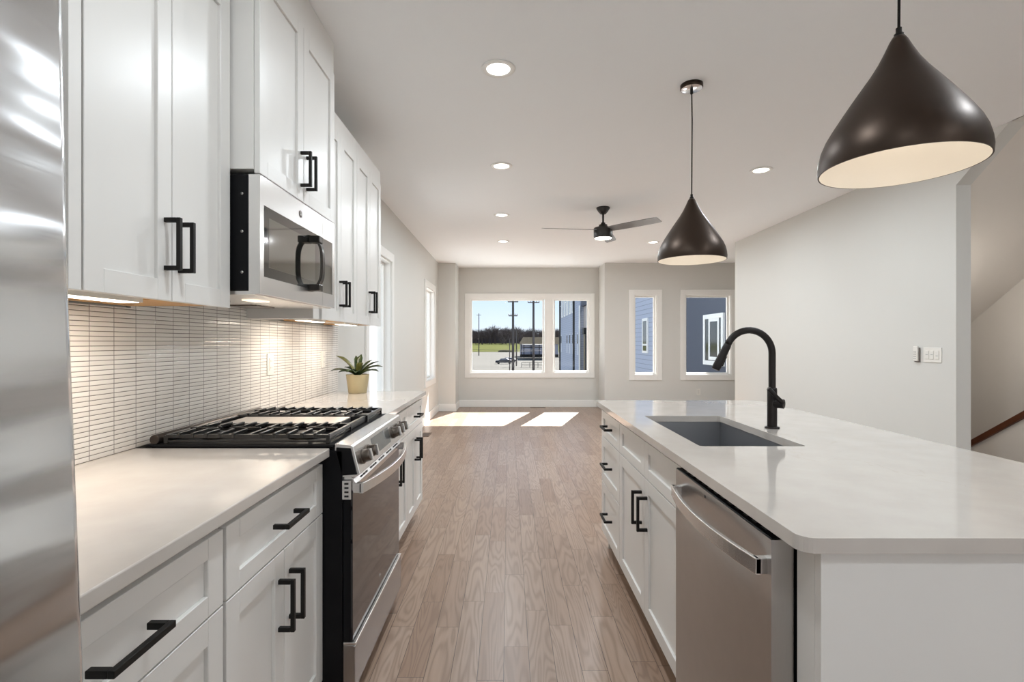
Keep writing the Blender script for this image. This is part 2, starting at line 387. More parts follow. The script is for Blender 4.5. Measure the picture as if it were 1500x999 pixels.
# ------------------------------------------------------------------ windows
def frame_mb(axis, a, b, u0, u1, z0, z1, wd, mb=None):
    mb = mb or MB()
    def bx(ua, ub, za, zb):
        if axis == 'y': mb.box(ua, ub, a, b, za, zb)
        else: mb.box(a, b, ua, ub, za, zb)
    bx(u0, u0+wd, z0, z1); bx(u1-wd, u1, z0, z1); bx(u0+wd, u1-wd, z0, z0+wd); bx(u0+wd, u1-wd, z1-wd, z1)
    return mb
def window(n_, axis, plane, out, op, splits=()):
    """plane: inner wall face, out: +1/-1 towards outdoors, op: opening"""
    u0, u1, z0, z1 = op
    mid = (u0+u1)/2
    loc = (mid, plane, z0) if axis == 'y' else (plane, mid, z0)
    t = thing('window_%d' % n_, None, None, loc, kind='structure')
    frame_mb(axis, plane-out*0.018, plane, u0-0.095, u1+0.095, z0-0.095, z1+0.095, 0.095).build('window_casing', TRIM, t, 0.003)
    jb = frame_mb(axis, plane, plane+out*0.15, u0, u1, z0, z1, 0.014)
    cells = []; cur = u0
    for (a, b) in splits:
        if axis == 'y': jb.box(a, b, plane-out*0.018, plane+out*0.15, z0, z1)
        else: jb.box(plane-out*0.018, plane+out*0.15, a, b, z0, z1)
        cells.append((cur, a)); cur = b
    cells.append((cur, u1))
    jb.build('window_jamb', TRIM, t)
    for (a, b) in cells:
        s_ = frame_mb(axis, plane+out*0.07, plane+out*0.115, a+0.012, b-0.012, z0+0.012, z1-0.012, 0.030).build('sash', TRIM, t, 0.003)
        g_ = MB()
        if axis == 'y': g_.box(a+0.04, b-0.04, plane+out*0.09, plane+out*0.094, z0+0.04, z1-0.04)
        else: g_.box(plane+out*0.09, plane+out*0.094, a+0.04, b-0.04, z0+0.04, z1-0.04)
        g_.build('pane', GLASS, s_)
    return t
w1 = window(1, 'y', YF, 1, W1, [(0.714, 0.880)])
MB().box(1.20, 1.34, YF+0.045, YF+0.075, W1[2]+0.014, W1[2]+0.030).tube([(1.30, YF+0.05, W1[2]+0.03), (1.36, YF+0.03, W1[2]+0.045)], 0.006, 8).build('crank_handle', TRIM, w1)
window(2, 'y', YP, 1, W2)
window(3, 'y', YP, 1, W3)
window(4, 'x', XL, -1, L1)
window(5, 'x', XL, -1, L2)
window(7, 'y', YB, -1, SW)
window(6, 'y', YB, -1, BW, [(0.95, 1.05)])

# ------------------------------------------------------------------ cabinet helpers
def shaker(name, nx, xf, y0, y1, z0, z1, parent, rail=0.057, th=0.020, rec=0.009, railz=None):
    """door facing nx (+1/-1) with its front face on x = xf"""
    rz = railz or rail
    mb = MB(); b = xf-nx*th; p = xf-nx*rec
    mb.box(b, xf, y0, y0+rail, z0, z1).box(b, xf, y1-rail, y1, z0, z1)
    mb.box(b, xf, y0+rail, y1-rail, z0, z0+rz).box(b, xf, y0+rail, y1-rail, z1-rz, z1)
    mb.box(b, p, y0+rail, y1-rail, z0+rz, z1-rz)
    return mb.build(name, CAB, parent, 0.0012, 1)
def pull(nx, xf, y, z, horiz, parent, L_=0.145, so=0.034):
    w_ = 0.0125; h_ = 0.011; mb = MB(); x1 = xf+nx*so
    if horiz:
        mb.box(x1, x1+nx*h_, y-L_/2, y+L_/2, z-w_/2, z+w_/2)
        for s in (-1, 1): yy_ = y+s*(L_/2-w_/2); mb.box(xf, x1, yy_-w_/2, yy_+w_/2, z-w_/2, z+w_/2)
    else:
        mb.box(x1, x1+nx*h_, y-w_/2, y+w_/2, z-L_/2, z+L_/2)
        for s in (-1, 1): zz_ = z+s*(L_/2-w_/2); mb.box(xf, x1, y-w_/2, y+w_/2, zz_-w_/2, zz_+w_/2)
    return mb.build('handle', BLACK, parent, 0.0012, 2)
GAP = 0.0018
XU, XM, XB = -0.948, -0.853, -0.641
XS = -1.288                                   # backsplash face
def upper(name, label, y0, y1, xf, z0, z1, ztop, hz, doors=2, over=0.0):
    t = thing(name, label, 'cabinet', ((XL+xf)/2, (y0+y1)/2, z0), 'white wall cabinets over the left counter')
    cz = z0+0.014
    MB().box(XL+0.002, xf-0.021, y0, y1, cz, ztop).build('carcass', CAB, t, 0.001)
    MB().box(xf-0.021, xf-0.004+over, y0+0.001, y1-0.001, z1+0.003, ztop).build('crown_filler', CAB, t, 0.001)
    wd = (y1-y0)/doors
    for i in range(doors):
        d_ = shaker('door', 1, xf, y0+i*wd+GAP, y0+(i+1)*wd-GAP, z0, z1, t)
        hy = y0+(i+1)*wd-0.030 if i == 0 else y0+i*wd+0.030
        pull(1, xf, hy, hz, False, d_)
    return t
UZ, UT = 1.3955, 2.447
c1 = upper('wall_cabinet', 'tall white two-door wall cabinet beside the refrigerator, nearest the camera', 1.141, 1.745, XU, UZ, UT, 2.540, UZ+0.155)
MB().box(XL+0.005, XU-0.002, 1.105, 1.139, UZ, 2.54).build('filler_strip', CAB, c1, 0.001)
MB().box(XL+0.02, XU-0.03, 1.47, 1.73, UZ+0.006, UZ+0.0138).build('underside', WOODU, c1)
cm = upper('wall_cabinet', 'white two-door wall cabinet mounted directly above the microwave', 1.755, 2.510, XM, 1.860, 2.590, CH-0.002, 1.860+0.130)
c3 = upper('wall_cabinet', 'white two-door wall cabinet just beyond the microwave', 2.600, 3.200, XU, UZ, UT, 2.540, UZ+0.155)
MB().box(XL+0.005, XU-0.012, 2.515, 2.598, UZ, 2.54).build('filler_strip', CAB, c3, 0.001)
MB().box(XL+0.02, XU-0.03, 2.92, 3.18, UZ+0.006, UZ+0.0138).build('underside', WOODU, c3)
c4 = upper('wall_cabinet', 'white two-door wall cabinet at the far end of the row above the potted plant', 3.202, 3.800, XU, UZ, UT, 2.540, UZ+0.155)
MB().box(XL+0.02, XU-0.03, 3.55, 3.78, UZ+0.006, UZ+0.0138).build('underside', WOODU, c4)
def led(y0, y1, lab, pw):
    t = thing('under_cabinet_light', lab, 'light', (-1.08, (y0+y1)/2, UZ+0.0138), 'light bars under the wall cabinets')
    MB().box(-1.10, -1.035, y0, y1, UZ-0.004, UZ+0.0138).build('housing', PLAST, t, 0.001)
    MB().box(-1.095, -1.04, y0+0.01, y1-0.01, UZ-0.0055, UZ-0.004).build('lens', LEDM, t)
    l = bpy.data.lights.new('light_bar', 'AREA'); l.shape = 'RECTANGLE'; l.size = 0.05; l.size_y = y1-y0-0.03; l.energy = pw; l.color = (1, 0.86, 0.72)
    o = bpy.data.objects.new('light_bar', l); COL.objects.link(o); o.parent = t; o.location = (0.012, 0, -0.021)
led(1.16, 1.45, 'thin white light bar under the wall cabinet beside the refrigerator', 2.3)
led(2.62, 2.90, 'thin white light bar under the wall cabinet just beyond the microwave', 1.6)
led(3.22, 3.52, 'thin white light bar under the farthest wall cabinet, above the plant', 1.5)

# backsplash
o = struct('backsplash', MB().box(XL+0.0005, XS, 0.45, 3.86, 0.914, 1.3955), TILE)
o2 = MB().box(XL+0.0005, XS, 1.746, 2.599, 1.3955, 1.86).build('backsplash_upper', TILE, o)

# ------------------------------------------------------------------ base cabinets (left run)
ZD0, ZD1, ZDR0, ZDR1 = 0.114, 0.688, 0.692, 0.860
def base_left(label, y0, y1, kind):
    t = thing('base_cabinet', label, 'cabinet', (-0.97, (y0+y1)/2, 0), 'white base cabinets under the left counter')
    MB().box(XL+0.02, XB-0.021, y0, y1, 0.11, 0.882).build('carcass', CAB, t, 0.001)
    MB().box(XL+0.05, XB-0.08, y0, y1, 0.0, 0.11).build('toe_kick', CAB, t)
    d_ = shaker('drawer', 1, XB, y0+GAP, y1-GAP, ZDR0, ZDR1, t, railz=0.045); pull(1, XB, (y0+y1)/2, (ZDR0+ZDR1)/2, True, d_)
    if kind == 'doors':
        md = (y0+y1)/2
        for i in (0, 1):
            a, b = (y0, md) if i == 0 else (md, y1)
            d_ = shaker('door', 1, XB, a+GAP, b-GAP, ZD0, ZD1, t); pull(1, XB, md+(-0.035 if i == 0 else 0.035), 0.545, False, d_)
    else:
        zm = (ZD0+ZD1)/2
        for za, zb in ((zm+GAP, ZD1), (ZD0, zm-GAP)):
            d_ = shaker('drawer', 1, XB, y0+GAP, y1-GAP, za, zb, t); pull(1, XB, (y0+y1)/2, (za+zb)/2+0.03, True, d_)
    return t
base_left('white three-drawer base cabinet beside the refrigerator, nearest the camera', 0.54, 1.152, 'drawers')
base_left('white base cabinet with one drawer over two doors on the near side of the range', 1.162, 1.766, 'doors')
base_left('white base cabinet with one drawer over two doors just beyond the range', 2.56, 3.242, 'doors')
base_left('white drawer-over-doors base cabinet at the far end of the left counter', 3.244, 3.810, 'doors')
tag(MB().box(XL+0.001, -0.617, 0.50, 1.766, 0.884, 0.914).build('countertop', QUARTZ, None, 0.003), 'white quartz countertop between the refrigerator and the range', 'countertop', 'quartz countertops')
tag(MB().box(XL+0.001, -0.617, 2.535, 3.835, 0.884, 0.914).build('countertop', QUARTZ, None, 0.003), 'white quartz countertop beyond the range holding the potted plant', 'countertop', 'quartz countertops')

# ------------------------------------------------------------------ refrigerator
t = thing('refrigerator', 'brushed stainless steel refrigerator at the left edge', 'refrigerator', (-0.85, 0.05, 0))
MB().box(-1.27, -0.50, -0.43, 0.475, 0.02, 1.78).build('body', mat('fridge_side_grey', (0.25, 0.25, 0.26), 0.4, 0.6), t, 0.004)
def fx_(z):   # gently bowed front
    pts = [(0.10, -0.398), (0.955, -0.398), (1.15, -0.4055), (1.34, -0.413), (1.61, -0.4188), (1.78, -0.4205)]
    for (a, xa), (b, xb) in zip(pts, pts[1:]):
        if z <= b: return xa+(xb-xa)*(z-a)/(b-a)
    return pts[-1][1]
def fdoor(y0, y1, z0, z1, nm):
    vs = []; fs = []; nz = 24
    def ring(z):
        x = fx_(z); r = 0.012
        out = [(-0.495, y0, z), (x-r, y0, z)]
        for k in range(5): a = -PI/2+k*PI/8; out.append((x-r+r*math.cos(a), y0+r+r*math.sin(a), z))
        for k in range(5): a = k*PI/8; out.append((x-r+r*math.cos(a), y1-r+r*math.sin(a), z))
        out += [(x-r, y1, z), (-0.495, y1, z)]
        return out
    for i in range(nz+1): vs += ring(z0+(z1-z0)*i/nz)
    n = len(ring(1))
    for j in range(nz):
        for i in range(n): k = (i+1) % n; fs.append((j*n+i, j*n+k, (j+1)*n+k, (j+1)*n+i))
    mb = MB().add(vs, fs, True); mb.add(vs[:n], [tuple(range(n))]); mb.add(vs[-n:], [tuple(range(n))])
    return mb.build(nm, FSTEEL, t)
d_ = fdoor(0.03, 0.487, 0.72, 1.775, 'door'); MB().tube([(-0.36, 0.07, 0.85), (-0.36, 0.07, 1.60)], 0.012).box(-0.42, -0.36, 0.062, 0.078, 0.87, 0.89).box(-0.42, -0.36, 0.062, 0.078, 1.56, 1.58).build('handle', STEEL, d_)
d_ = fdoor(-0.43, 0.024, 0.72, 1.775, 'door'); MB().tube([(-0.36, -0.02, 0.85), (-0.36, -0.02, 1.60)], 0.012).box(-0.42, -0.36, -0.028, -0.012, 0.87, 0.89).box(-0.42, -0.36, -0.028, -0.012, 1.56, 1.58).build('handle', STEEL, d_)
d_ = fdoor(-0.43, 0.487, 0.06, 0.712, 'freezer_drawer'); MB().tube([(-0.35, -0.35, 0.64), (-0.35, 0.40, 0.64)], 0.012).box(-0.41, -0.35, -0.33, -0.31, 0.632, 0.648).box(-0.41, -0.35, 0.36, 0.38, 0.632, 0.648).build('handle', STEEL, d_)

# ------------------------------------------------------------------ range
R0, R1 = 1.770, 2.532; RC = (R0+R1)/2
t = thing('gas_range', 'stainless steel and black slide-in gas range set between the white base cabinets', 'range', (-0.9, RC, 0))
MB().box(-1.24, -0.575, R0, R1, 0.05, 0.904).build('body', BODY, t, 0.002)
for sx in (-1.15, -0.66):
    for sy in (R0+0.05, R1-0.05): MB().lathe([(0.018, 0), (0.018, 0.05)], (sx, sy, 0), 12, True).build('foot', BODY, t)
MB().box(-1.245, -0.602, R0-0.001, R1+0.001, 0.9145, 0.926).box(-1.24, -0.602, R0+0.004, R1-0.004, 0.904, 0.9145).build('cooktop', BODY, t, 0.003)
MB().tube([(-1.228, R0+0.004, 0.941), (-1.228, R1-0.004, 0.941)], 0.017, 16).build('back_rail', mat('dark_bronze_trim', (0.06, 0.05, 0.045), 0.3, 0.8), t, 0.002)
pp = [(-0.602, 0.90), (-0.602, 0.928), (-0.545, 0.922), (-0.538, 0.917), (-0.514, 0.822), (-0.530, 0.812), (-0.58, 0.812)]
cp = MB().prism(pp, R0+0.003, R1-0.003, 'y').build('control_panel', STEEL, t, 0.002)
cc = [(-0.596, 0.902), (-0.596, 0.915), (-0.547, 0.912), (-0.524, 0.822), (-0.575, 0.818)]
MB().prism(cc, R0, R0+0.004, 'y').build('end_cap', BODY, cp)
MB().prism(cc, R1-0.004, R1, 'y').build('end_cap', BODY, cp)
dn = Vector((0.095, 0, 0.024)).normalized(); dt = Vector((0.024, 0, -0.095)).normalized()
pc = Vector((-0.5265, 0, 0.870))
def knob(y):
    k = MB(); c = pc+Vector((0, y, 0))
    k.tube([c, c+dn*0.008], 0.027, 24).tube([c+dn*0.008, c+dn*0.034], [0.0235, 0.021], 20)
    o_ = k.build('knob', STEELK, t, 0.001)
    g_ = MB(); a = c+dn*0.034
    vs = []
    for sdn in (0.0, 0.007):
        for st in (-1, 1):
            for sy in (-1, 1): vs.append(a+dn*sdn+dt*(st*0.020)+Vector((0, sy*0.0055, 0)))
    g_.add(vs, [(0,1,3,2),(4,6,7,5),(0,4,5,1),(2,3,7,6),(0,2,6,4),(1,5,7,3)]); g_.build('grip', STEEL, o_, 0.001)
for y in (1.832, 1.915, 2.315, 2.397, 2.476): knob(y)
def onpanel(y0, y1, s0, s1, h0, h1):
    vs = [pc+Vector((0, y, 0))+dt*s+dn*h for h in (h0, h1) for s in (s0, s1) for y in (y0, y1)]
    return MB().add(vs, [(0,1,3,2),(4,6,7,5),(0,4,5,1),(2,3,7,6),(0,2,6,4),(1,5,7,3)])
onpanel(1.985, 2.255, -0.036, 0.030, -0.002, 0.0015).build('display', GLASSD, t)
# vent strip above the door
vp = [(-0.590, 0.812), (-0.532, 0.812), (-0.540, 0.776), (-0.590, 0.776)]
MB().prism([(-0.585, 0.8115), (-0.548, 0.8115), (-0.5285, 0.787), (-0.533, 0.765), (-0.585, 0.765)], R0+0.012, R1-0.012, 'y').build('vent_panel', STEEL, t, 0.001)
vd = Vector((0.0195, 0, -0.0245)).normalized(); vn_ = Vector((0.0245, 0, 0.0195)).normalized()
for gy in (1.86, 1.99, 2.12, 2.25, 2.38):
    vm = MB()
    for i in range(3):
        for j in range(2):
            c = Vector((-0.53825, gy+i*0.032, 0.79925))+vd*((j-0.5)*0.013)
            vs = [c+Vector((0, a*0.012, 0))+vd*(b*0.0032)+vn_*h for h in (0, 0.0012) for b in (-1, 1) for a in (-1, 1)]
            vm.add(vs, [(0,1,3,2),(4,6,7,5),(0,4,5,1),(2,3,7,6),(0,2,6,4),(1,5,7,3)])
    vm.build('vent_slot_group', SLOT, t)
od = MB().box(-0.574, -0.548, R0+0.006, R1-0.006, 0.240, 0.764).build('oven_door', BODY, t, 0.002)
MB().box(-0.5482, -0.541, R0+0.008, R1-0.008, 0.243, 0.763).build('door_glass', GLASSB, od, 0.001)
em = MB().box(-0.5765, -0.545, R1-0.0062, R1-0.001, 0.735, 0.800)
em.build('door_end_plate', STEEL, od, 0.001)
ec = MB().box(-0.5765, -0.545, R0+0.001, R0+0.0062, 0.735, 0.800).build('door_end_plate', STEEL, od, 0.001)
sm_ = MB()
for k in range(4): sm_.box(-0.568, -0.554, R0-0.0004, R0+0.001, 0.743+k*0.0145, 0.749+k*0.0145)
sm_.build('end_plate_slots', SLOT, od)
def bowed(x_end, bow, y0, y1, zc, hz, th, nx):
    vs = []; n = 24; fs = []
    for i in range(n+1):
        s = i/n; y = y0+(y1-y0)*s; x = x_end+nx*bow*(1-(2*s-1)**2)
        x2 = x-nx*th
        vs += [(x2, y, zc-hz/2), (x, y, zc-hz/2), (x, y, zc+hz/2), (x2, y, zc+hz/2)]
    for i in range(n):
        for k in range(4): l = (k+1) % 4; fs.append((i*4+k, i*4+l, (i+1)*4+l, (i+1)*4+k))
    return MB().add(vs, fs).add(vs[:4], [(0,1,2,3)]).add(vs[-4:], [(0,1,2,3)])
hb = bowed(-0.505, 0.046, R0+0.010, R1-0.010, 0.772, 0.036, 0.013, 1)
hb.box(-0.545, -0.512, R0+0.010, R0+0.032, 0.755, 0.789).box(-0.545, -0.512, R1-0.032, R1-0.010, 0.755, 0.789)
hb.build('handle', STEEL, od, 0.002)
text('GE', 0.016, (-0.5405, RC, 0.30), (PI/2, 0, PI/2), STEEL, od, 'door_emblem')
dr = MB().prism([(-0.574, 0.065), (-0.540, 0.065), (-0.532, 0.075), (-0.532, 0.224), (-0.540, 0.229), (-0.574, 0.229)], R0+0.004, R1-0.004, 'y').build('storage_drawer', mat('drawer_steel', (0.42, 0.42, 0.43), 0.24, 1.0), t, 0.002)
MB().box(-0.574, -0.529, R0+0.004, R1-0.004, 0.2295, 0.2385).build('drawer_lip', STEEL, dr, 0.002)
# burners
for bx_, by, br in ((-1.09, R0+0.145, 0.040), (-0.76, R0+0.145, 0.048), (-1.09, R1-0.145, 0.040), (-0.76, R1-0.145, 0.050)):
    b_ = MB().lathe([(0.0, 0), (br+0.012, 0), (br+0.010, 0.008), (br, 0.010)], (bx_, by, 0.926), 24).build('burner', STEELK, t)
    MB().lathe([(br, 0.010), (br, 0.016), (br-0.008, 0.019), (0.0, 0.019)], (bx_, by, 0.926), 24).build('burner_cap', IRON, b_)
def grate(y0, y1):
    mb = MB(); x0, x1 = -1.195, -0.630; zt = 0.957; h = 0.013; w_ = 0.011
    zc = zt-h/2
    for y in (y0, y1): mb.bar((x0, y, zc), (x1, y, zc), w_, h)
    for x in (x0, x1, (x0+x1)/2): mb.bar((x, y0, zc), (x, y1, zc), w_, h)
    for x in (x0, x1):
        for y in (y0, y1): mb.box(x-0.007, x+0.007, y-0.007, y+0.007, 0.926, zt-0.002)
    for y in (y0, y1):     # low skirt bars
        mb.bar((x0, y, 0.934), (x1, y, 0.934), 0.008, 0.006)
    mb.bar((x1, y0, 0.936), (x1, y1, 0.936), 0.006, 0.006)
    ym = (y0+y1)/2
    for cx in (-1.055, -0.77):
        for k in (-0.095, -0.048, 0, 0.048, 0.095):
            ln = 0.075 if k == 0 else 0.088
            for s, ye in ((1, y0), (-1, y1)):
                mb.bar((cx+k, ye, zt+0.001), (cx+k, ye+s*ln, zt+0.001), 0.009, 0.011)
                mb.box(cx+k-0.005, cx+k+0.005, ye-0.008, ye+0.008, zt-0.012, zt+0.006)
        mb.bar((cx-0.13, ym, zt), (cx-0.03, ym, zt), 0.009, 0.011); mb.bar((cx+0.03, ym, zt), (cx+0.13, ym, zt), 0.009, 0.011)
        for sx in (-1, 1):
            mb.bar((cx+sx*0.048, y0+0.088, zt), (cx+sx*0.020, ym-0.01, zt), 0.008, 0.010)
            mb.bar((cx+sx*0.048, y1-0.088, zt), (cx+sx*0.020, ym+0.01, zt), 0.008, 0.010)
    return mb.build('grate', IRON, t, 0.001, 1)
grate(R0+0.020, R0+0.262); grate(R1-0.262, R1-0.020)
g_ = MB(); y0, y1 = R0+0.272, R1-0.272
g_.box(-1.195, -0.630, y0, y0+0.012, 0.930, 0.955).box(-1.195, -0.630, y1-0.012, y1, 0.930, 0.955).box(-1.195, -1.183, y0, y1, 0.930, 0.955).box(-0.642, -0.630, y0, y1, 0.930, 0.955)
gr_ = g_.build('griddle_frame', IRON, t, 0.001)
MB().box(-1.15, -0.69, y0+0.02, y1-0.02, 0.932, 0.953).build('griddle_plate', mat('griddle_steel', (0.62, 0.58, 0.54), 0.32, 0.9), gr_, 0.004)

# ------------------------------------------------------------------ microwave
M0, M1 = 1.757, 2.508; MZ0, MZ1 = 1.446, 1.856
t = thing('microwave', 'stainless over-the-range microwave with dark window under the short wall cabinet', 'microwave', (-1.07, (M0+M1)/2, MZ0))
MB().box(-1.286, -0.893, M0, M1, MZ0+0.012, MZ1).build('body', BODY, t, 0.003)
MB().box(-1.284, -0.870, M0+0.004, M1-0.004, MZ0-0.004, MZ0+0.012).build('base_plate', STEEL, t, 0.002)
for (a, b) in ((M0+0.10, M0+0.27), (M1-0.27, M1-0.10)): MB().box(-1.22, -1.10, a, b, MZ0-0.008, MZ0-0.003).build('grease_filter', STEELK, t, 0.001)
MB().box(-1.02, -0.96, M0+0.20, M0+0.30, MZ0-0.0075, MZ0-0.003).build('cooktop_lamp', mat('dim_warm_lamp', (1.0, 0.86, 0.68), 0.4, emit=1.0), t)
for z in (1.52, 1.66, 1.79): MB().tube([(-0.915, M0-0.0015, z), (-0.915, M0, z)], 0.005, 12).build('side_screw', STEELD, t)
SEAM = 2.347
def face_with_hole(x0, x1, y0, y1, z0, z1, hy0, hy1, hz0, hz1):
    mb = MB(); mb.box(x0, x1, y0, hy0, z0, z1); mb.box(x0, x1, hy1, y1, z0, z1) if hy1 < y1 else None
    mb.box(x0, x1, hy0, hy1, z0, hz0).box(x0, x1, hy0, hy1, hz1, z1); return mb
dr = face_with_hole(-0.892, XM, M0, SEAM-0.001, MZ0, MZ1, 1.785, SEAM-0.0011, 1.508, 1.757).build('door', STEEL, t, 0.001, 1)
MB().box(-0.89, XM-0.0015, 1.7855, SEAM-0.0012, 1.5085, 1.7565).build('window_surround', GLASSM, dr)
MB().box(-0.88, XM-0.0009, 1.825, 2.26, 1.545, 1.722).build('window_pane', MWIN, dr, 0.001)
face_with_hole(-0.892, XM, SEAM+0.001, M1, MZ0, MZ1, SEAM+0.0011, 2.478, 1.508, 1.757).build('control_side', STEEL, t, 0.001, 1)
MB().box(-0.89, XM-0.001, SEAM+0.0014, 2.4775, 1.5085, 1.7565).build('control_panel', GLASSM, t)
# bowed handle
vs = []; fs = []; n = 20
for i in range(n+1):
    s = i/n; z = 1.497+(1.737-1.497)*s; b = 1-(2*s-1)**4
    x = XM+0.006+0.052*b; hw = 0.024-0.004*(1-(2*s-1)**2)
    vs += [(x-0.010, 2.205-hw, z), (x, 2.205-hw+0.004, z), (x, 2.205+hw-0.004, z), (x-0.010, 2.205+hw, z)]
for i in range(n):
    for k in range(4): l = (k+1) % 4; fs.append((i*4+k, i*4+l, (i+1)*4+l, (i+1)*4+k))
mh = MB().add(vs, fs).add(vs[:4], [(0,1,2,3)]).add(vs[-4:], [(0,1,2,3)])
mh.box(XM, XM+0.046, 2.183, 2.227, 1.499, 1.528).box(XM, XM+0.046, 2.183, 2.227, 1.706, 1.735)
mh.build('handle', STEELK if False else mat('graphite_handle', (0.05, 0.045, 0.04), 0.22, 0.9), dr, 0.003)
c = Vector((XM, 2.10, 1.805)); em = MB()
em.tube([c, c+Vector((0.0015, 0, 0))], 0.0145, 24)
e_ = em.build('emblem', STEELK, dr, 0.0004); text('GE', 0.017, c+Vector((0.0018, 0, 0)), (PI/2, 0, PI/2), STEEL, e_, 'emblem_letters')

# ------------------------------------------------------------------ island
IX0, IX1, IY0, IY1 = 0.547, 1.56, 0.956, 3.215
def rrect(x0, x1, y0, y1, r, n=6):
    out = []
    for (cx, cy, a0) in ((x1-r, y1-r, 0), (x0+r, y1-r, PI/2), (x0+r, y0+r, PI), (x1-r, y0+r, 1.5*PI)):
        for k in range(n+1): a = a0+k*PI/2/n; out.append((cx+r*math.cos(a), cy+r*math.sin(a)))
    return out
def slab_hole(outer, inner, z0, z1):
    bm = bmesh.new(); ed = []
    for loop in (outer, inner):
        vv = [bm.verts.new((x, y, z1)) for x, y in loop]
        for i in range(len(vv)): ed.append(bm.edges.new((vv[i], vv[(i+1) % len(vv)])))
    bmesh.ops.triangle_fill(bm, edges=ed, use_beauty=True)
    ret = bmesh.ops.extrude_face_region(bm, geom=list(bm.faces))
    bmesh.ops.translate(bm, vec=(0, 0, z0-z1), verts=[g for g in ret['geom'] if isinstance(g, bmesh.types.BMVert)])
    bm.verts.index_update()
    mb = MB().add([v.co.copy() for v in bm.verts], [tuple(v.index for v in f.verts) for f in bm.faces]); bm.free(); return mb
SK = (0.673, 1.047, 1.80, 2.54)
o = slab_hole(rrect(IX0, IX1, IY0, IY1, 0.03), rrect(*SK, 0.012, 3), 0.884, 0.914).build('countertop', QUARTZ, None, 0.003)
tag(o, 'large white quartz island countertop with the sink cut-out', 'countertop', 'quartz countertops')
XI = 0.580
t = thing('island_panel', 'white painted panelled body of the kitchen island, bare end toward the camera', 'island', (1.0, 0.98, 0))
MB().box(0.598, 1.27, 0.980, 1.000, 0.0, 0.883).build('end_panel', CAB, t, 0.001)
MB().box(0.598, 0.70, 1.0005, 1.062, 0.0, 0.883).build('corner_post', CAB, t, 0.001)
MB().box(1.21, 1.25, 1.0005, 3.195, 0.0, 0.883).build('back_panel', CAB, t, 0.001)
MB().box(0.62, 1.205, 3.170, 3.195, 0.0, 0.883).build('far_panel', CAB, t, 0.001)
# sink cabinet
t = thing('base_cabinet', 'white sink cabinet in the island with two false drawer fronts above two doors', 'cabinet', (0.9, 2.18, 0), 'white cabinets of the kitchen island')
MB().box(0.602, 0.62, 1.692, 2.675, 0.11, 0.882).box(0.62, 1.20, 1.692, 1.71, 0.11, 0.882).box(0.62, 1.20, 2.655, 2.675, 0.11, 0.882).box(0.62, 1.20, 1.71, 2.655, 0.11, 0.13).build('carcass', CAB, t)
MB().box(0.67, 0.70, 1.692, 2.675, 0, 0.11).build('toe_kick', CAB, t)
for (a, b, hy) in ((1.692, 2.187, 2.187-0.045), (2.187, 2.677, 2.187+0.045)):
    shaker('false_drawer', -1, XI, a+GAP, b-GAP, 0.704, 0.858, t, railz=0.045)
    d_ = shaker('door', -1, XI, a+GAP, b-GAP, ZD0, 0.700, t); pull(-1, XI, hy, 0.560, False, d_)
t = thing('base_cabinet', 'white three-drawer cabinet at the far end of the island', 'cabinet', (0.9, 2.93, 0), 'white cabinets of the kitchen island')
MB().box(0.602, 1.20, 2.680, 3.168, 0.11, 0.882).build('carcass', CAB, t)
MB().box(0.67, 1.20, 2.680, 3.168, 0, 0.11).build('toe_kick', CAB, t)
for za, zb in ((0.704, 0.858), (0.424, 0.700), (ZD0, 0.420)):
    d_ = shaker('drawer', -1, XI, 2.680+GAP, 3.190, za, zb, t, railz=0.045 if za > 0.7 else 0.057); pull(-1, XI, 2.935, (za+zb)/2+0.004, True, d_)
# dishwasher
D0, D1 = 1.070, 1.680
t = thing('dishwasher', 'stainless steel dishwasher with bowed bar handle built into the island', 'dishwasher', (0.85, (D0+D1)/2, 0))
MB().box(0.60, 1.17, D0+0.004, D1-0.004, 0.02, 0.862).build('tub', BODY, t)
MB().box(0.70, 0.72, D0+0.004, D1-0.004, 0.0, 0.02).box(0.66, 0.70, D0+0.004, D1-0.004, 0.0, 0.10).build('toe_panel', BODY, t)
# door with scooped pocket
vs = []; fs = []; ny = 30
prof = lambda s: 1-(2*s-1)**4
zs = [0.105, 0.70, 0.74, 0.775, 0.80, 0.83, 0.850, 0.866]
dep = [0, 0, 0.006, 0.013, 0.013, 0.007, 0.0, 0.0]
for z, dd in zip(zs, dep):
    for i in range(ny+1):
        s = i/ny; y = D0+(D1-D0)*s
        vs.append((0.549+dd*max(0, prof(s)), y, z))
for j in range(len(zs)-1):
    for i in range(ny): a = j*(ny+1)+i; fs.append((a, a+1, a+ny+2, a+ny+1))
db = MB().add(vs, fs, True)
db.add([(0.549, D0, 0.105), (0.596, D0, 0.105), (0.596, D0, 0.866), (0.549, D0, 0.866), (0.549, D1, 0.105), (0.596, D1, 0.105), (0.596, D1, 0.866), (0.549, D1, 0.866)],
       [(0,1,2,3), (4,7,6,5), (0,4,5,1), (3,2,6,7), (1,5,6,2)])
dd_ = db.build('door', STEELD, t)
cp = MB().box(0.5505, 0.598, D0+0.003, D1-0.003, 0.8662, 0.8690).build('control_strip', BODY, t, 0.001)
for k in range(12): MB().box(0.562, 0.578, D0+0.05+k*0.044, D0+0.072+k*0.044, 0.8690, 0.8696).build('button', mat('button_grey', (0.10, 0.10, 0.10), 0.3), cp)
hb = bowed(0.527, 0.030, D0+0.022, D1-0.022, 0.801, 0.035, 0.011, -1)
hb.box(0.527, 0.556, D0+0.022, D0+0.040, 0.784, 0.8185).box(0.527, 0.556, D1-0.040, D1-0.022, 0.784, 0.8185)
hb.build('handle', STEEL, dd_, 0.002)
text('GE', 0.010, (0.5485, 1.43, 0.848), (PI/2, 0, -PI/2), SLOT, dd_, 'door_emblem')
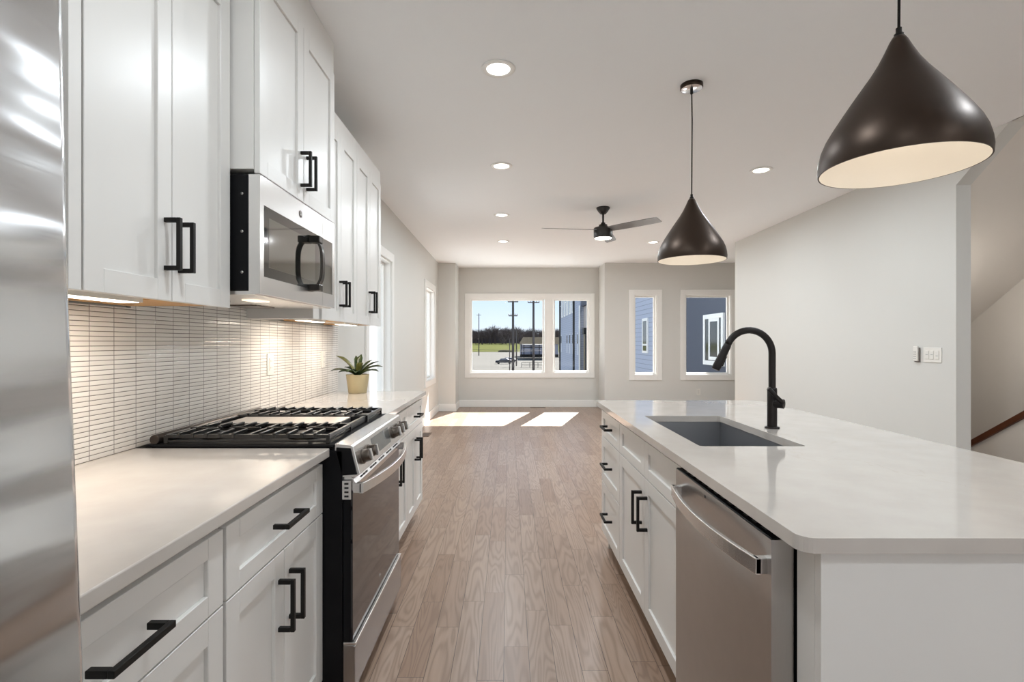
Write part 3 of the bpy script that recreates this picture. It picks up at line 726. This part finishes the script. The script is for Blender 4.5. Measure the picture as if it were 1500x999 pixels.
# sink
t = thing('sink', 'undermount stainless steel rectangular sink basin in the island', 'sink', (0.86, 2.17, 0.66))
sx0, sx1, sy0, sy1 = SK[0]-0.004, SK[1]+0.004, SK[2]-0.004, SK[3]+0.004
sb = MB(); th = 0.004; zt, zb = 0.8835, 0.66
sb.box(sx0-th, sx0, sy0-th, sy1+th, zb, zt).box(sx1, sx1+th, sy0-th, sy1+th, zb, zt).box(sx0, sx1, sy0-th, sy0, zb, zt).box(sx0, sx1, sy1, sy1+th, zb, zt).box(sx0-th, sx1+th, sy0-th, sy1+th, zb-th, zb)
sb.box(sx0-0.02, sx0-th, sy0-0.02, sy1+0.02, zt-0.003, zt).box(sx1+th, sx1+0.02, sy0-0.02, sy1+0.02, zt-0.003, zt)
sb.build('basin', SINKM, t, 0.001)
MB().lathe([(0, 0.002), (0.03, 0.001), (0.045, 0.004), (0.055, 0.003), (0.057, 0.0)], (0.86, 2.17, zb), 28).build('drain', STEEL, t)
# faucet
fx0, fy0 = 1.121, 2.178
t = thing('faucet', 'matte black gooseneck pull-down faucet standing behind the sink', 'faucet', (fx0, fy0, 0.914))
FB = mat('faucet_matte_black', (0.014, 0.011, 0.010), 0.42, spec=0.25)
MB().lathe([(0, 0), (0.029, 0), (0.029, 0.005), (0.026, 0.007), (0, 0.007)], (fx0, fy0, 0.914), 32).build('base_flange', FB, t)
MB().lathe([(0.0195, 0.005), (0.0195, 0.165), (0.0175, 0.172), (0.0, 0.172)], (fx0, fy0, 0.914), 28).build('body', FB, t)
path = [(fx0, fy0, 0.914+0.16)]; r_ = 0.098; top = 0.914+0.318
for k in range(6): path.append((fx0, fy0, 0.914+0.17+k*(top-0.914-0.17)/6))
for k in range(19): a = k*math.radians(158)/18; path.append((fx0-r_+r_*math.cos(a), fy0, top+r_*math.sin(a)))
MB().tube(path, 0.0142, 20).build('spout', FB, t)
e_ = Vector(path[-1]); dr_ = (Vector(path[-1])-Vector(path[-2])).normalized()
sp_ = MB().tube([e_, e_+dr_*0.012, e_+dr_*0.10, e_+dr_*0.118], [0.0148, 0.0160, 0.0178, 0.0170], 22).build('spray_head', FB, t, 0.001)
MB().tube([e_+dr_*0.06+Vector((0.0165, -0.004, 0.004)), e_+dr_*0.105+Vector((0.019, -0.004, 0.004))], 0.006, 10).build('spray_button', FB, sp_)
hc = Vector((fx0, fy0, 0.914+0.106))
hd = MB().tube([hc+Vector((0.006, -0.006, 0)), hc+Vector((0.033, -0.033, 0))], 0.0195, 28).build('valve_knob', FB, t, 0.001)
MB().tube([hc+Vector((0.026, -0.036, 0.004)), hc+Vector((-0.005, -0.040, 0.034)), hc+Vector((-0.036, -0.042, 0.066))], [0.0095, 0.0085, 0.0095], 14).build('lever', FB, hd)

# ------------------------------------------------------------------ pendants
PPROF = [(0.187, 0.0), (0.1885, 0.018), (0.186, 0.040), (0.180, 0.065), (0.169, 0.092), (0.153, 0.120), (0.133, 0.152), (0.111, 0.186), (0.088, 0.220), (0.066, 0.252), (0.047, 0.284), (0.032, 0.315), (0.021, 0.340), (0.014, 0.352)]
def pendant(x, y, zr, lab):
    t = thing('pendant_light', lab, 'pendant lamp', (x, y, CH), 'black teardrop pendant lamps over the island')
    MB().lathe([(0, 0), (0.062, 0), (0.062, -0.020), (0.058, -0.024), (0.056, -0.0235)], (x, y, CH), 36).build('canopy', BRONZE, t)
    MB().lathe([(0.0585, -0.0235), (0.056, -0.0245), (0, -0.0245)], (x, y, CH), 36).build('canopy_reflection', mat('canopy_reflection_metal', (0.75, 0.77, 0.80), 0.18, 0.9), t)  # pale metal disc stands in for the floor's reflection under the canopy
    MB().lathe([(0.008, -0.024), (0.008, -0.05), (0.004, -0.055)], (x, y, CH), 12).build('cord_grip', BLACK, t)
    MB().tube([(x, y, CH-0.03), (x+0.003, y, CH-0.2), (x, y, zr+0.37)], 0.0035, 8).build('cord', BLACK, t)
    MB().lathe([(0.0, 0.376), (0.007, 0.376), (0.007, 0.362), (0.011, 0.360), (0.011, 0.350)], (x, y, zr), 16).build('cap', BLACK, t)
    sh = MB().lathe(PPROF+[(0, 0.353)], (x, y, zr), 64).lathe([(0.187, 0), (0.1835, 0)], (x, y, zr), 64).build('lamp_shade', BRONZE, t)
    MB().lathe([(0.1835, 0.0)]+[(max(r-0.004, 0.008), z) for r, z in PPROF[1:-1]]+[(0.0, 0.338)], (x, y, zr), 64).build('shade_lining', CREAM, sh)
    MB().lathe([(0, 0.10), (0.018, 0.103), (0.029, 0.120), (0.030, 0.137), (0.022, 0.16), (0.014, 0.18), (0.014, 0.21)], (x, y, zr), 20).build('bulb', mat('warm_bulb', (1.0, 0.86, 0.66), 0.5, emit=2.0), t)
    l = bpy.data.lights.new('pendant_bulb', 'POINT'); l.energy = PEND_W; l.color = (1, 0.88, 0.72); l.shadow_soft_size = 0.035
    o = bpy.data.objects.new('pendant_bulb', l); COL.objects.link(o); o.parent = t; o.location = (0, 0, zr-CH+0.07)
pendant(1.048, 1.375, 1.747, 'large black teardrop pendant lamp nearest the camera, cut by the top edge')
pendant(1.043, 2.917, 1.745, 'black teardrop pendant lamp hanging farther away over the island end')

# ------------------------------------------------------------------ recessed lights
def can(x, y, lab):
    pw = CAN_W*(1.0 if y < 1.5 else 1.1 if y < 5 else 1.3)
    t = thing('recessed_light', lab, 'ceiling light', (x, y, CH), 'round recessed ceiling lights')
    MB().lathe([(0.062, -0.001), (0.064, -0.006), (0.088, -0.006), (0.092, -0.001), (0.062, -0.001)], (x, y, CH), 40).build('trim_ring', TRIM, t)
    MB().lathe([(0, -0.004), (0.058, -0.0035), (0.0635, -0.002)], (x, y, CH), 32).build('lens', LENS, t)
    l = bpy.data.lights.new('downlight', 'AREA'); l.shape = 'DISK'; l.size = 0.12; l.energy = pw; l.spread = math.radians(175); l.color = (0.86, 0.94, 1.0)
    o = bpy.data.objects.new('downlight', l); COL.objects.link(o); o.parent = t; o.location = (0, 0, -0.009)
for x, y, lab in ((-0.055, 2.743, 'recessed ceiling light nearest the camera, over the aisle'), (-0.06, 4.257, 'second recessed ceiling light along the aisle row'),
                  (-0.08, 5.90, 'third recessed ceiling light along the aisle row'), (-0.08, 7.45, 'farthest recessed ceiling light of the aisle row, before the big window'),
                  (2.15, 4.36, 'recessed ceiling light to the right of the far pendant lamp'), (2.12, 7.50, 'recessed ceiling light between the fan and the far pendant lamp'),
                  (2.13, 5.90, 'recessed ceiling light hidden just behind the far pendant shade'), (2.13, 2.743, 'recessed ceiling light behind the near pendant shade')):
    can(x, y, lab)
for x, y in ((-0.06, 1.2), (2.13, 1.2), (-0.06, -0.6), (2.13, -0.6)): can(x, y, 'unseen recessed ceiling light added above and behind the camera')  # out-of-view cans added to help light the near end

t = thing('stair_fill_lamp', 'round white lamp added out of view behind the right wall to light the stairwell', 'wall lamp', (XR+0.11, 4.35, 1.5))  # unseen lamp added to brighten the stairwell
MB().tube([(XR+0.11, 4.35, 1.5), (XR+0.14, 4.35, 1.5)], 0.06, 24).build('wall_plate', TRIM, t)
MB().lathe([(0, -0.07), (0.05, -0.05), (0.065, 0), (0.05, 0.05), (0, 0.07)], (XR+0.20, 4.35, 1.5), 24).build('globe', LENS, t)
l = bpy.data.lights.new('stair_fill_light', 'POINT'); l.energy = 4.5; l.color = (1, 0.94, 0.88); l.shadow_soft_size = 0.07
o = bpy.data.objects.new('stair_fill_light', l); COL.objects.link(o); o.parent = t; o.location = (0.24, 0, 0)

# ------------------------------------------------------------------ ceiling fan
fx1, fy1 = 1.03, 5.58
t = thing('ceiling_fan', 'three-blade dark ceiling fan with a lit round lamp', 'ceiling fan', (fx1, fy1, CH))
FD = mat('fan_dark_bronze', (0.035, 0.032, 0.03), 0.4, 0.4)
MB().lathe([(0, 0), (0.072, 0), (0.072, -0.012), (0.052, -0.045), (0.030, -0.070), (0, -0.070)], (fx1, fy1, CH), 36).build('canopy', FD, t)
MB().tube([(fx1, fy1, CH-0.06), (fx1, fy1, CH-0.19)], 0.011, 14).build('downrod', FD, t)
MB().lathe([(0, -0.165), (0.022, -0.165), (0.026, -0.185), (0.045, -0.188), (0.048, -0.215), (0.098, -0.222), (0.102, -0.230), (0.102, -0.315), (0.098, -0.335), (0.094, -0.335), (0.090, -0.325)], (fx1, fy1, CH), 40).build('motor_housing', FD, t)
MB().lathe([(0.094, -0.330), (0.085, -0.339), (0.05, -0.345), (0, -0.347)], (fx1, fy1, CH), 32).build('lamp_lens', LENS, t)
bl = mat('fan_blade_grey', (0.22, 0.22, 0.22), 0.35)
for ang in (-45, 187, 71):
    a = math.radians(ang); d = Vector((math.cos(a), math.sin(a), 0)); s = Vector((-math.sin(a), math.cos(a), 0)); tilt = math.radians(13)
    c0 = Vector((fx1, fy1, CH-0.243)); vs = []; prof_ = [(0.085, 0.050), (0.16, 0.058), (0.40, 0.062), (0.62, 0.060), (0.67, 0.052)]
    for r, hw in prof_:
        for e in (-1, 1):
            for h in (-0.003, 0.003): vs.append(c0+d*r+s*(e*hw)+Vector((0, 0, -e*hw*math.tan(tilt)+h)))
    fs = []
    for j in range(len(prof_)-1):
        b = j*4; fs += [(b, b+4, b+6, b+2), (b+1, b+3, b+7, b+5), (b, b+1, b+5, b+4), (b+2, b+6, b+7, b+3)]
    fs += [(0, 2, 3, 1), (16, 17, 19, 18)]
    MB().add(vs, fs).build('blade', bl, t)
l = bpy.data.lights.new('fan_lamp', 'AREA'); l.shape = 'DISK'; l.size = 0.15; l.energy = 12; l.color = (0.93, 0.96, 1.0)
o = bpy.data.objects.new('fan_lamp', l); COL.objects.link(o); o.parent = t; o.location = (0, 0, -0.352)

# ------------------------------------------------------------------ plant
px_, py_ = -1.085, 3.68
t = thing('potted_plant', 'small strap-leaved green plant in a sand-coloured pot on the far counter', 'plant', (px_, py_, 0.914))
MB().lathe([(0, 0.0), (0.060, 0.0), (0.064, 0.004), (0.080, 0.128), (0.081, 0.134), (0.076, 0.134), (0.073, 0.120), (0, 0.118)], (px_, py_, 0.914), 40).build('pot', POT, t)
MB().lathe([(0, 0.123), (0.074, 0.121)], (px_, py_, 0.914), 24).build('soil', SOIL, t)
random.seed(3)
leaves = [(176, 0.215, 62, 38, 0.040, 1), (196, 0.19, 42, 62, 0.026, 0), (160, 0.13, 58, 60, 0.030, 0), (-5, 0.20, 50, 62, 0.030, 0), (-28, 0.20, 36, 52, 0.026, 0), (18, 0.18, 58, 45, 0.026, 0),
          (75, 0.165, 84, 22, 0.036, 0), (120, 0.155, 82, 18, 0.028, 0), (-80, 0.13, 50, 75, 0.034, 0), (-110, 0.13, 55, 80, 0.032, 0), (-145, 0.14, 45, 66, 0.028, 0), (40, 0.16, 66, 40, 0.024, 0), (-60, 0.15, 68, 50, 0.030, 1)]
for ang, ln, el, bend, wd, kk in leaves:
    a = math.radians(ang); d = Vector((math.cos(a), math.sin(a), 0)); s = Vector((-math.sin(a), math.cos(a), 0))
    p = Vector((px_, py_, 0.914+0.118))+d*0.008; n = 10; vs = []; e_ = math.radians(el)
    for i in range(n+1):
        u = i/n; ww = wd/2*(0.55+0.9*math.sin(PI*min(u*0.75+0.05, 1)))*(1 if u < 0.8 else max(0.12, 1-(u-0.8)*4.2))
        nrm = (d*(-math.sin(e_))+Vector((0, 0, math.cos(e_))))
        for k in (-1, -0.5, 0, 0.5, 1): vs.append(p+s*(ww*k)+nrm*(ww*0.55*abs(k)))
        for k in (1, 0.5, 0, -0.5, -1): vs.append(p+s*(ww*k)+nrm*(ww*0.55*abs(k)-0.0016))
        p = p+(d*math.cos(e_)+Vector((0, 0, math.sin(e_))))*(ln/n); e_ -= math.radians(bend)/n
    fs = []
    for i in range(n):
        for k in range(10): q = (k+1) % 10; fs.append((i*10+k, i*10+q, (i+1)*10+q, (i+1)*10+k))
    fs += [tuple(range(10)), tuple(n*10+k for k in range(10))]
    MB().add(vs, fs, True).build('leaf', LEAF2 if kk else LEAF, t)

# ------------------------------------------------------------------ outlets, switches, vents
def outlet(x, y, z, nx, lab, grp='white wall outlets'):
    t = thing('wall_outlet', lab, 'outlet', (x, y, z), grp)
    MB().box(x, x+nx*0.006, y-0.036, y+0.036, z-0.058, z+0.058).build('cover_plate', PLAST, t, 0.002)
    r = MB().box(x+nx*0.006, x+nx*0.0085, y-0.017, y+0.017, z-0.034, z+0.034).build('receptacle', PLAST, t, 0.001)
    q = MB()
    for zz in (-0.018, 0.018):
        for yy_ in (-0.006, 0.006): q.box(x+nx*0.0085, x+nx*0.0088, y+yy_-0.001, y+yy_+0.001, z+zz-0.004, z+zz+0.004)
    q.build('slots', SLOT, r)
outlet(XS, 2.76, 1.160, 1, 'white wall outlet on the tile backsplash beyond the range')
outlet(XS, 3.55, 1.160, 1, 'white wall outlet on the backsplash beside the potted plant')
t = thing('wall_outlet', 'small white wall outlet low under the far right windows', 'outlet', (3.51, YP, 0.36), 'white wall outlets')
MB().box(3.474, 3.546, YP-0.006, YP, 0.302, 0.418).build('cover_plate', PLAST, t, 0.002)
MB().box(3.493, 3.527, YP-0.009, YP-0.006, 0.326, 0.394).build('receptacle', mat('receptacle_white', lin((218, 216, 210)), 0.4), t, 0.001)
t = thing('light_switch', 'white three-gang light switch plate on the right wall', 'switch', (XR, 4.02, 1.178))
MB().box(XR-0.006, XR, 3.933, 4.103, 1.120, 1.236).build('cover_plate', PLAST, t, 0.002)
for k, yy_ in enumerate((3.97, 4.018, 4.066)):
    r = MB().box(XR-0.010, XR-0.006, yy_-0.016, yy_+0.016, 1.145, 1.211).build('rocker', PLAST, t, 0.002)
    MB().box(XR-0.0106, XR-0.010, yy_-0.011, yy_+0.011, 1.179 if k else 1.170, 1.182 if k else 1.174).build('rocker_line', mat('grey_line', (0.25, 0.25, 0.25), 0.5), r)
t = thing('fan_remote', 'white fan remote in its wall cradle beside the light switch', 'remote control', (XR, 4.165, 1.178))
MB().box(XR-0.010, XR, 4.137, 4.192, 1.118, 1.235).build('cradle', mat('cradle_grey', lin((120, 112, 106)), 0.6), t, 0.003)
r = MB().box(XR-0.026, XR-0.010, 4.143, 4.186, 1.124, 1.246).build('remote', PLAST, t, 0.005)
q = MB()
for i in range(4):
    for j in range(2): q.box(XR-0.0268, XR-0.026, 4.151+j*0.016, 4.160+j*0.016, 1.140+i*0.018, 1.150+i*0.018)
q.build('buttons', mat('button_pale_grey', lin((170, 168, 165)), 0.5), r)
def vent(x0, x1, y0, y1, lab):
    t = thing('floor_vent', lab, 'floor vent', ((x0+x1)/2, (y0+y1)/2, 0), 'floor vents')
    frame_ = MB().box(x0, x1, y0, y1, 0.0, 0.005).build('vent_frame', mat('vent_brown', lin((120, 100, 86)), 0.5, 0.3), t, 0.001)
    q = MB(); along = (x1-x0) > (y1-y0)
    for i in range(10):
        if along: a = x0+0.015+i*(x1-x0-0.03)/10; q.box(a, a+0.008, y0+0.012, y1-0.012, 0.005, 0.0056)
        else: a = y0+0.015+i*(y1-y0-0.03)/10; q.box(x0+0.012, x1-0.012, a, a+0.008, 0.005, 0.0056)
    q.build('slats', SLOT, t)
vent(0.42, 0.72, 9.93, 10.04, 'brown floor vent below the big far window')
vent(-1.20, -1.08, 6.92, 7.22, 'brown floor vent along the left wall past the counter')

# ------------------------------------------------------------------ outdoors
GZ = -4.3
struct('ground_lot', MB().box(-200, 400, 10.6, 285, GZ-0.3, GZ), CONC)
struct('ground_yard', MB().box(-200, 300, -80, 10.6, GZ-0.3, GZ), CONC)
tag(MB().add([(-250, 285, GZ-0.2), (450, 285, GZ-0.2), (-250, 285, GZ), (450, 285, GZ), (-250, 470, -0.1), (450, 470, -0.1), (-250, 1200, 1.0), (450, 1200, 1.0)],
    [(0,1,3,2), (2,3,5,4), (4,5,7,6)]).build('grass_field', GRASS, None), 'sunny pale green grass field beyond the parking lot', 'grass', kind='stuff')
tag(MB().box(-13, 1.5, 150, 151.2, GZ, GZ+0.02).build('parking_kerb', BARK, None), 'dark kerb line painted across the concrete lot', 'kerb') if False else None
REARW = mat('grey_stucco', lin((110, 110, 112)), 0.9, noise=0.03)
WHITE = mat('white_bounce_surface', lin((216, 217, 216)), 0.9, spec=0.0)  # pale colour of the added light-bouncing surfaces
struct('ground_bounce_deck_far', MB().box(-1.0, 5.2, YF+0.2, 14.0, 0.10, 0.25), WHITE)  # hidden white slab added to bounce sun up through the far windows
struct('ground_bounce_deck_side', MB().box(-5.4, XL-0.2, 3.5, 10.2, 0.10, 0.25), WHITE)  # white slab added to throw sunlight through the left windows
struct('ground_bounce_deck_rear', MB().box(-9, 12, -16.0, YB-0.16, -0.35, -0.06), WHITE)  # unseen white slab added behind the camera to light the ceiling
t = thing('townhouse', 'unseen grey townhouse added across the rear bounce deck, behind the camera', 'building', (2, -20, GZ))  # unseen block added to shape the fill light from behind
MB().box(-14, 16, -24, -16.01, GZ, 7.5).build('wall', REARW, t)
t = thing('townhouse', 'pale townhouse block added to bounce light into the left windows', 'building', (-8, 5, GZ))  # block added as a bright sunlit reflector beside the left windows
MB().box(-12, -5.5, -6, 40, GZ, 3.2).build('wall', WHITE, t)
# bare trees
def tree_mesh(seed, hgt):
    rnd = random.Random(seed); mb = MB()
    def seg(p, q, r):
        d = (q-p).normalized(); a = d.orthogonal().normalized(); b = d.cross(a); vs = []
        for c_, rr in ((p, r), (q, r*0.65)):
            for k in range(3): t_ = 2*PI*k/3; vs.append(c_+(a*math.cos(t_)+b*math.sin(t_))*rr)
        mb.add(vs, [(0,1,4,3), (1,2,5,4), (2,0,3,5)])
    def grow(p, d, ln, r, dep):
        q = p+d*ln; seg(p, q, r)
        if dep == 0: return
        for k in range(3 if dep > 1 else 4):
            nd = (d+Vector((rnd.uniform(-1, 1), rnd.uniform(-1, 1), rnd.uniform(-0.25, 0.6)))*0.8).normalized()
            grow(p+d*ln*rnd.uniform(0.55, 1.0), nd, ln*rnd.uniform(0.6, 0.85), r*0.62, dep-1)
    grow(Vector((0, 0, 0)), Vector((0, 0, 1)), hgt*0.30, hgt*0.022, 5)
    return mb
protos = [tree_mesh(s, h).build('bare_tree', BARK) for s, h in ((1, 17), (2, 15), (3, 19), (4, 13))]
for p_ in protos: tag(p_, 'leafless brown tree standing in the dense treeline behind the grass field', 'tree', 'bare trees of the far treeline')
random.seed(11); i = 0
for rw in range(4):
    for k in range(26):
        x = -45+k*4.9+random.uniform(-2.2, 2.2); y = 440+rw*11+random.uniform(-4, 4)
        o = protos[i] if i < 4 else copy_tree(protos[random.randrange(4)])
        o.location = (x, y, -0.9+rw*0.2); o.rotation_euler.z = random.uniform(0, 6.28); s_ = random.uniform(0.8, 1.1); o.scale = (s_*1.1, s_*1.1, s_); i += 1
# understorey brush: one uncountable mass
rnd = random.Random(5); mb = MB()
for k in range(14000):
    x = rnd.uniform(-56, 98); y = rnd.uniform(500, 540); h = rnd.uniform(6, 14.5); w_ = rnd.uniform(0.08, 0.22); dx_ = rnd.uniform(-1.5, 1.5)
    mb.add([(x-w_, y, 0.1), (x+w_, y, 0.1), (x+dx_, y+rnd.uniform(-.3, .3), h+1), (x, y+w_, 0.1)], [(0,1,2), (1,3,2), (3,0,2)])
tag(mb.build('brush_thicket', mat('thicket_bark', lin((84, 76, 80)), 0.95, noise=0.2, spec=0.0), None), 'dark tangled brush filling the treeline behind the bare trees', 'brush', kind='stuff')
tag(MB().lathe([(0, 0), (4.5, 0), (4.0, 0.8), (2.2, 1.3), (0, 1.5)], (0, 0, 0), 14).build('shrub', HEDGE, None), 'low brown shrub clump at the far edge of the parking lot', 'shrub').location = (-1.6, 283, GZ)
# poles
def pole(name, x, y, r, top, lab, arms=()):
    t = thing(name, lab, 'pole', (x, y, GZ), 'utility poles outside the far window')
    MB().lathe([(0, 0), (r, 0), (r*0.75, top-GZ), (0, top-GZ)], (x, y, GZ), 12).build('post', POLEM, t)
    for (z, hw) in arms:
        a_ = MB().box(x-hw, x+hw, y-r-0.09, y-r+0.03, z-0.06, z+0.06).build('crossarm', POLEM, t)
        for sx in (-1, -0.5, 0.5, 1): MB().lathe([(0.05, 0.05), (0.08, 0.15), (0.05, 0.25), (0, 0.26)], (x+sx*hw*0.95, y-r-0.03, z), 8).build('insulator', STEELD, a_)
def pxX(px, y): return (px-745)*y/750
pole('utility_pole', pxX(751.5, 64), 64, 0.17, 9.0, 'thick grey wooden utility pole with crossarms near the window centre', ((4.55, 0.55), (6.3, 0.65)))
pole('utility_pole', pxX(781.5, 66), 66, 0.17, 9.0, 'thick grey utility pole right of centre rising past the window top', ((6.35, 0.75),))
pole('utility_pole', pxX(701.5, 210), 210, 0.20, 13.0, 'distant thin utility pole at the left of the window view', ((12.3, 0.9),))
pole('utility_pole', pxX(756.5, 120), 120, 0.16, 4.6, 'pale slender pole just right of the thick central utility pole', ((4.2, 0.3),))
pole('utility_pole', pxX(746.5, 95), 95, 0.09, 2.0, 'short thin dark post just left of the thick central utility pole')
pole('utility_pole', pxX(788, 250), 250, 0.15, 5.5, 'faint small pole behind the grey shed roof', ((5.2, 0.5),))
wr = MB()
for (z0_, z1_) in ((-0.3, -0.25), (0.1, -0.02)): wr.tube([(pxX(680, 120), 120, z0_-0.6), (pxX(745, 118), 118, z0_-0.75), (pxX(800, 115), 115, z1_-0.4)], 0.035, 5)
tag(wr.build('overhead_wire', BLACK, None), 'thin black cables crossing in front of the grass field', 'cable')
# shed
t = thing('metal_shed', 'long low grey metal building beyond the lot behind the black fence', 'building', (9.5, 196, GZ))
x0, x1 = pxX(763, 190), pxX(818, 190)
MB().box(x0, x1, 190, 204, GZ, 0.55).build('wall', METW, t)
MB().box(x0-0.3, x1, 189.5, 190, GZ-0.01, GZ+1.0).build('dark_base', BLACK, t)
MB().prism([(189.3, 0.5), (197, 3.1), (204.7, 0.5)], x0+1.0, x1+2, 'x').add([(x0-0.6, 189.3, 0.5), (x0-0.6, 204.7, 0.5), (x0+1.0, 197, 3.1), (x0+1.0, 189.3, 0.5), (x0+1.0, 204.7, 0.5)], [(0,3,2), (0,2,1), (1,2,4)]).build('roof', METR, t)
t = thing('metal_fence', 'black metal fence with tall posts in front of the grey shed', 'fence', (8, 184, GZ))
for k, px in enumerate((763.5, 767.5, 778, 790, 798)):
    x = pxX(px, 184); MB().box(x-0.14, x+0.14, 184-0.1, 184+0.1, GZ, 0.65).build('post', BLACK, t)
MB().box(pxX(763.5, 184), pxX(800, 184), 159.95, 184.05, 0.4, 0.52).box(pxX(763.5, 184), pxX(800, 184), 159.95, 184.05, -0.5, -0.38).build('rail', BLACK, t)
t = thing('guard_rail', 'low dark railing beside the concrete drive right of the poles', 'railing', (5, 110, GZ))
for z in (GZ+0.55, GZ+1.1): MB().bar((pxX(764, 112), 112, z), (pxX(800, 112), 112, z), 0.10, 0.10).build('rail', POLEM, t)
for px in (764, 776, 788, 800): x = pxX(px, 112); MB().box(x-0.05, x+0.05, 111.95, 112.05, GZ, GZ+1.15).build('post', POLEM, t)
# cars
def car(x, y, lab, flip=1):
    t = thing('car', lab, 'car', (x, y, GZ), 'parked cars in the lot')
    body = [(-2.2, 0.30), (-2.25, 0.65), (-2.1, 0.85), (-1.3, 0.95), (-0.75, 1.38), (0.6, 1.45), (1.5, 1.05), (2.1, 0.98), (2.2, 0.70), (2.2, 0.32)]
    MB().prism([(x+flip*a, GZ+b) for a, b in body], y-0.85, y+0.85, 'y').build('body', CARP, t, 0.08)
    win = [(-1.15, 0.98), (-0.68, 1.30), (0.55, 1.36), (1.2, 1.03)]
    MB().prism([(x+flip*a, GZ+b) for a, b in win], y-0.865, y+0.865, 'y').build('side_window', mat('car_window_grey', lin((96, 104, 120)), 0.1, coat=1), t)
    for wx in (-1.4, 1.4):
        for wy in (-0.80, 0.80): MB().tube([(x+wx, y+wy-0.1, GZ+0.33), (x+wx, y+wy+0.1, GZ+0.33)], 0.33, 16).build('wheel', TYRE, t)
car(pxX(738.5, 131), 131, 'dark navy hatchback parked in front on the concrete lot')
car(pxX(745, 140), 140, 'second dark car parked just behind the navy hatchback', -1)
# neighbouring buildings
NX = 6.0
t = thing('townhouse', 'blue-grey sided townhouse with tall upper windows seen through the far window', 'building', (10, 51, GZ))
MB().box(NX, NX+12, 43, 59.2, GZ, 9.0).build('wall', SIDEB, t)
for y in (59.2, 46.7): MB().box(NX-0.16, NX-0.001, y-0.22, y, GZ, 9.0).build('downspout', SLOT, t)
MB().box(NX-0.06, NX-0.001, 42.85, 43.35, GZ, 4.35).build('corner_board', TRIM, t)
DG = mat('dark_window_glass', (0.03, 0.035, 0.04), 0.08)
for k in range(5):
    yc = 57.0-k*2.35
    f_ = MB().box(NX-0.05, NX-0.001, yc-0.75, yc+0.75, 4.0, 7.6).build('window_frame', TRIM, t)
    MB().box(NX-0.06, NX-0.045, yc-0.12, yc+0.12, 4.15, 7.45).build('window_glass', DG, f_)
for yc in (58.0, 52.2, 49.9, 47.6, 44.3):
    f_ = MB().box(NX-0.04, NX-0.001, yc-0.42, yc+0.42, 0.15, 2.1).build('window_frame', mat('pale_frame', lin((200, 205, 215)), 0.6), t)
    MB().box(NX-0.05, NX-0.035, yc-0.30, yc+0.30, 1.15, 1.95).build('window_glass', DG, f_)
t = thing('townhouse', 'taupe townhouse end with tan stone lower wall at the right of the far window', 'building', (10, 39, GZ))
MB().box(NX+0.3, NX+12, 33, 42.99, 2.0, 4.25).build('wall', mat('taupe_stucco', lin((158, 152, 150)), 0.9), t)
MB().box(NX+0.3, NX+12, 33, 42.99, GZ, 2.0).build('stone_wall', STONE, t)
MB().box(NX+0.1, NX+12.2, 32.8, 42.99, 4.25, 5.6).build('roof_band', SIDED, t)
MB().box(NX+0.05, NX+0.29, 40.3, 40.75, GZ, 1.9).box(NX-0.1, NX+0.29, 40.1, 40.95, 1.9, 2.4).build('downspout', SLOT, t)
t = thing('townhouse', 'blue lap-sided townhouse wall seen through the narrow right window', 'building', (10, 24, GZ))
MB().box(NX, NX+12, 18.9, 30, GZ, 7.2).build('wall', SIDEB, t)
f_ = MB().box(NX-0.05, NX-0.001, 21.95, 22.85, 0.80, 2.32).build('window_frame', TRIM, t)
MB().box(NX-0.06, NX-0.045, 22.13, 22.67, 1.20, 2.20).box(NX-0.06, NX-0.045, 22.13, 22.67, 0.90, 1.12).build('window_glass', DG, f_)
t = thing('townhouse', 'dark grey townhouse wall with white framed window outside the widest right window', 'building', (10, 15, GZ))
MB().box(NX, NX+12, 11.5, 18.4, GZ, 7.2).build('wall', SIDED, t)
f_ = frame_mb('x', NX-0.06, NX-0.001, 14.2, 15.65, 0.60, 2.10, 0.13).build('window_frame', TRIM, t)
frame_mb('x', NX-0.05, NX-0.001, 14.5, 15.25, 0.75, 1.98, 0.10).build('inner_sash', TRIM, f_)
MB().box(NX-0.04, NX-0.001, 14.3, 15.55, 0.70, 2.0).build('window_glass', DG, f_)
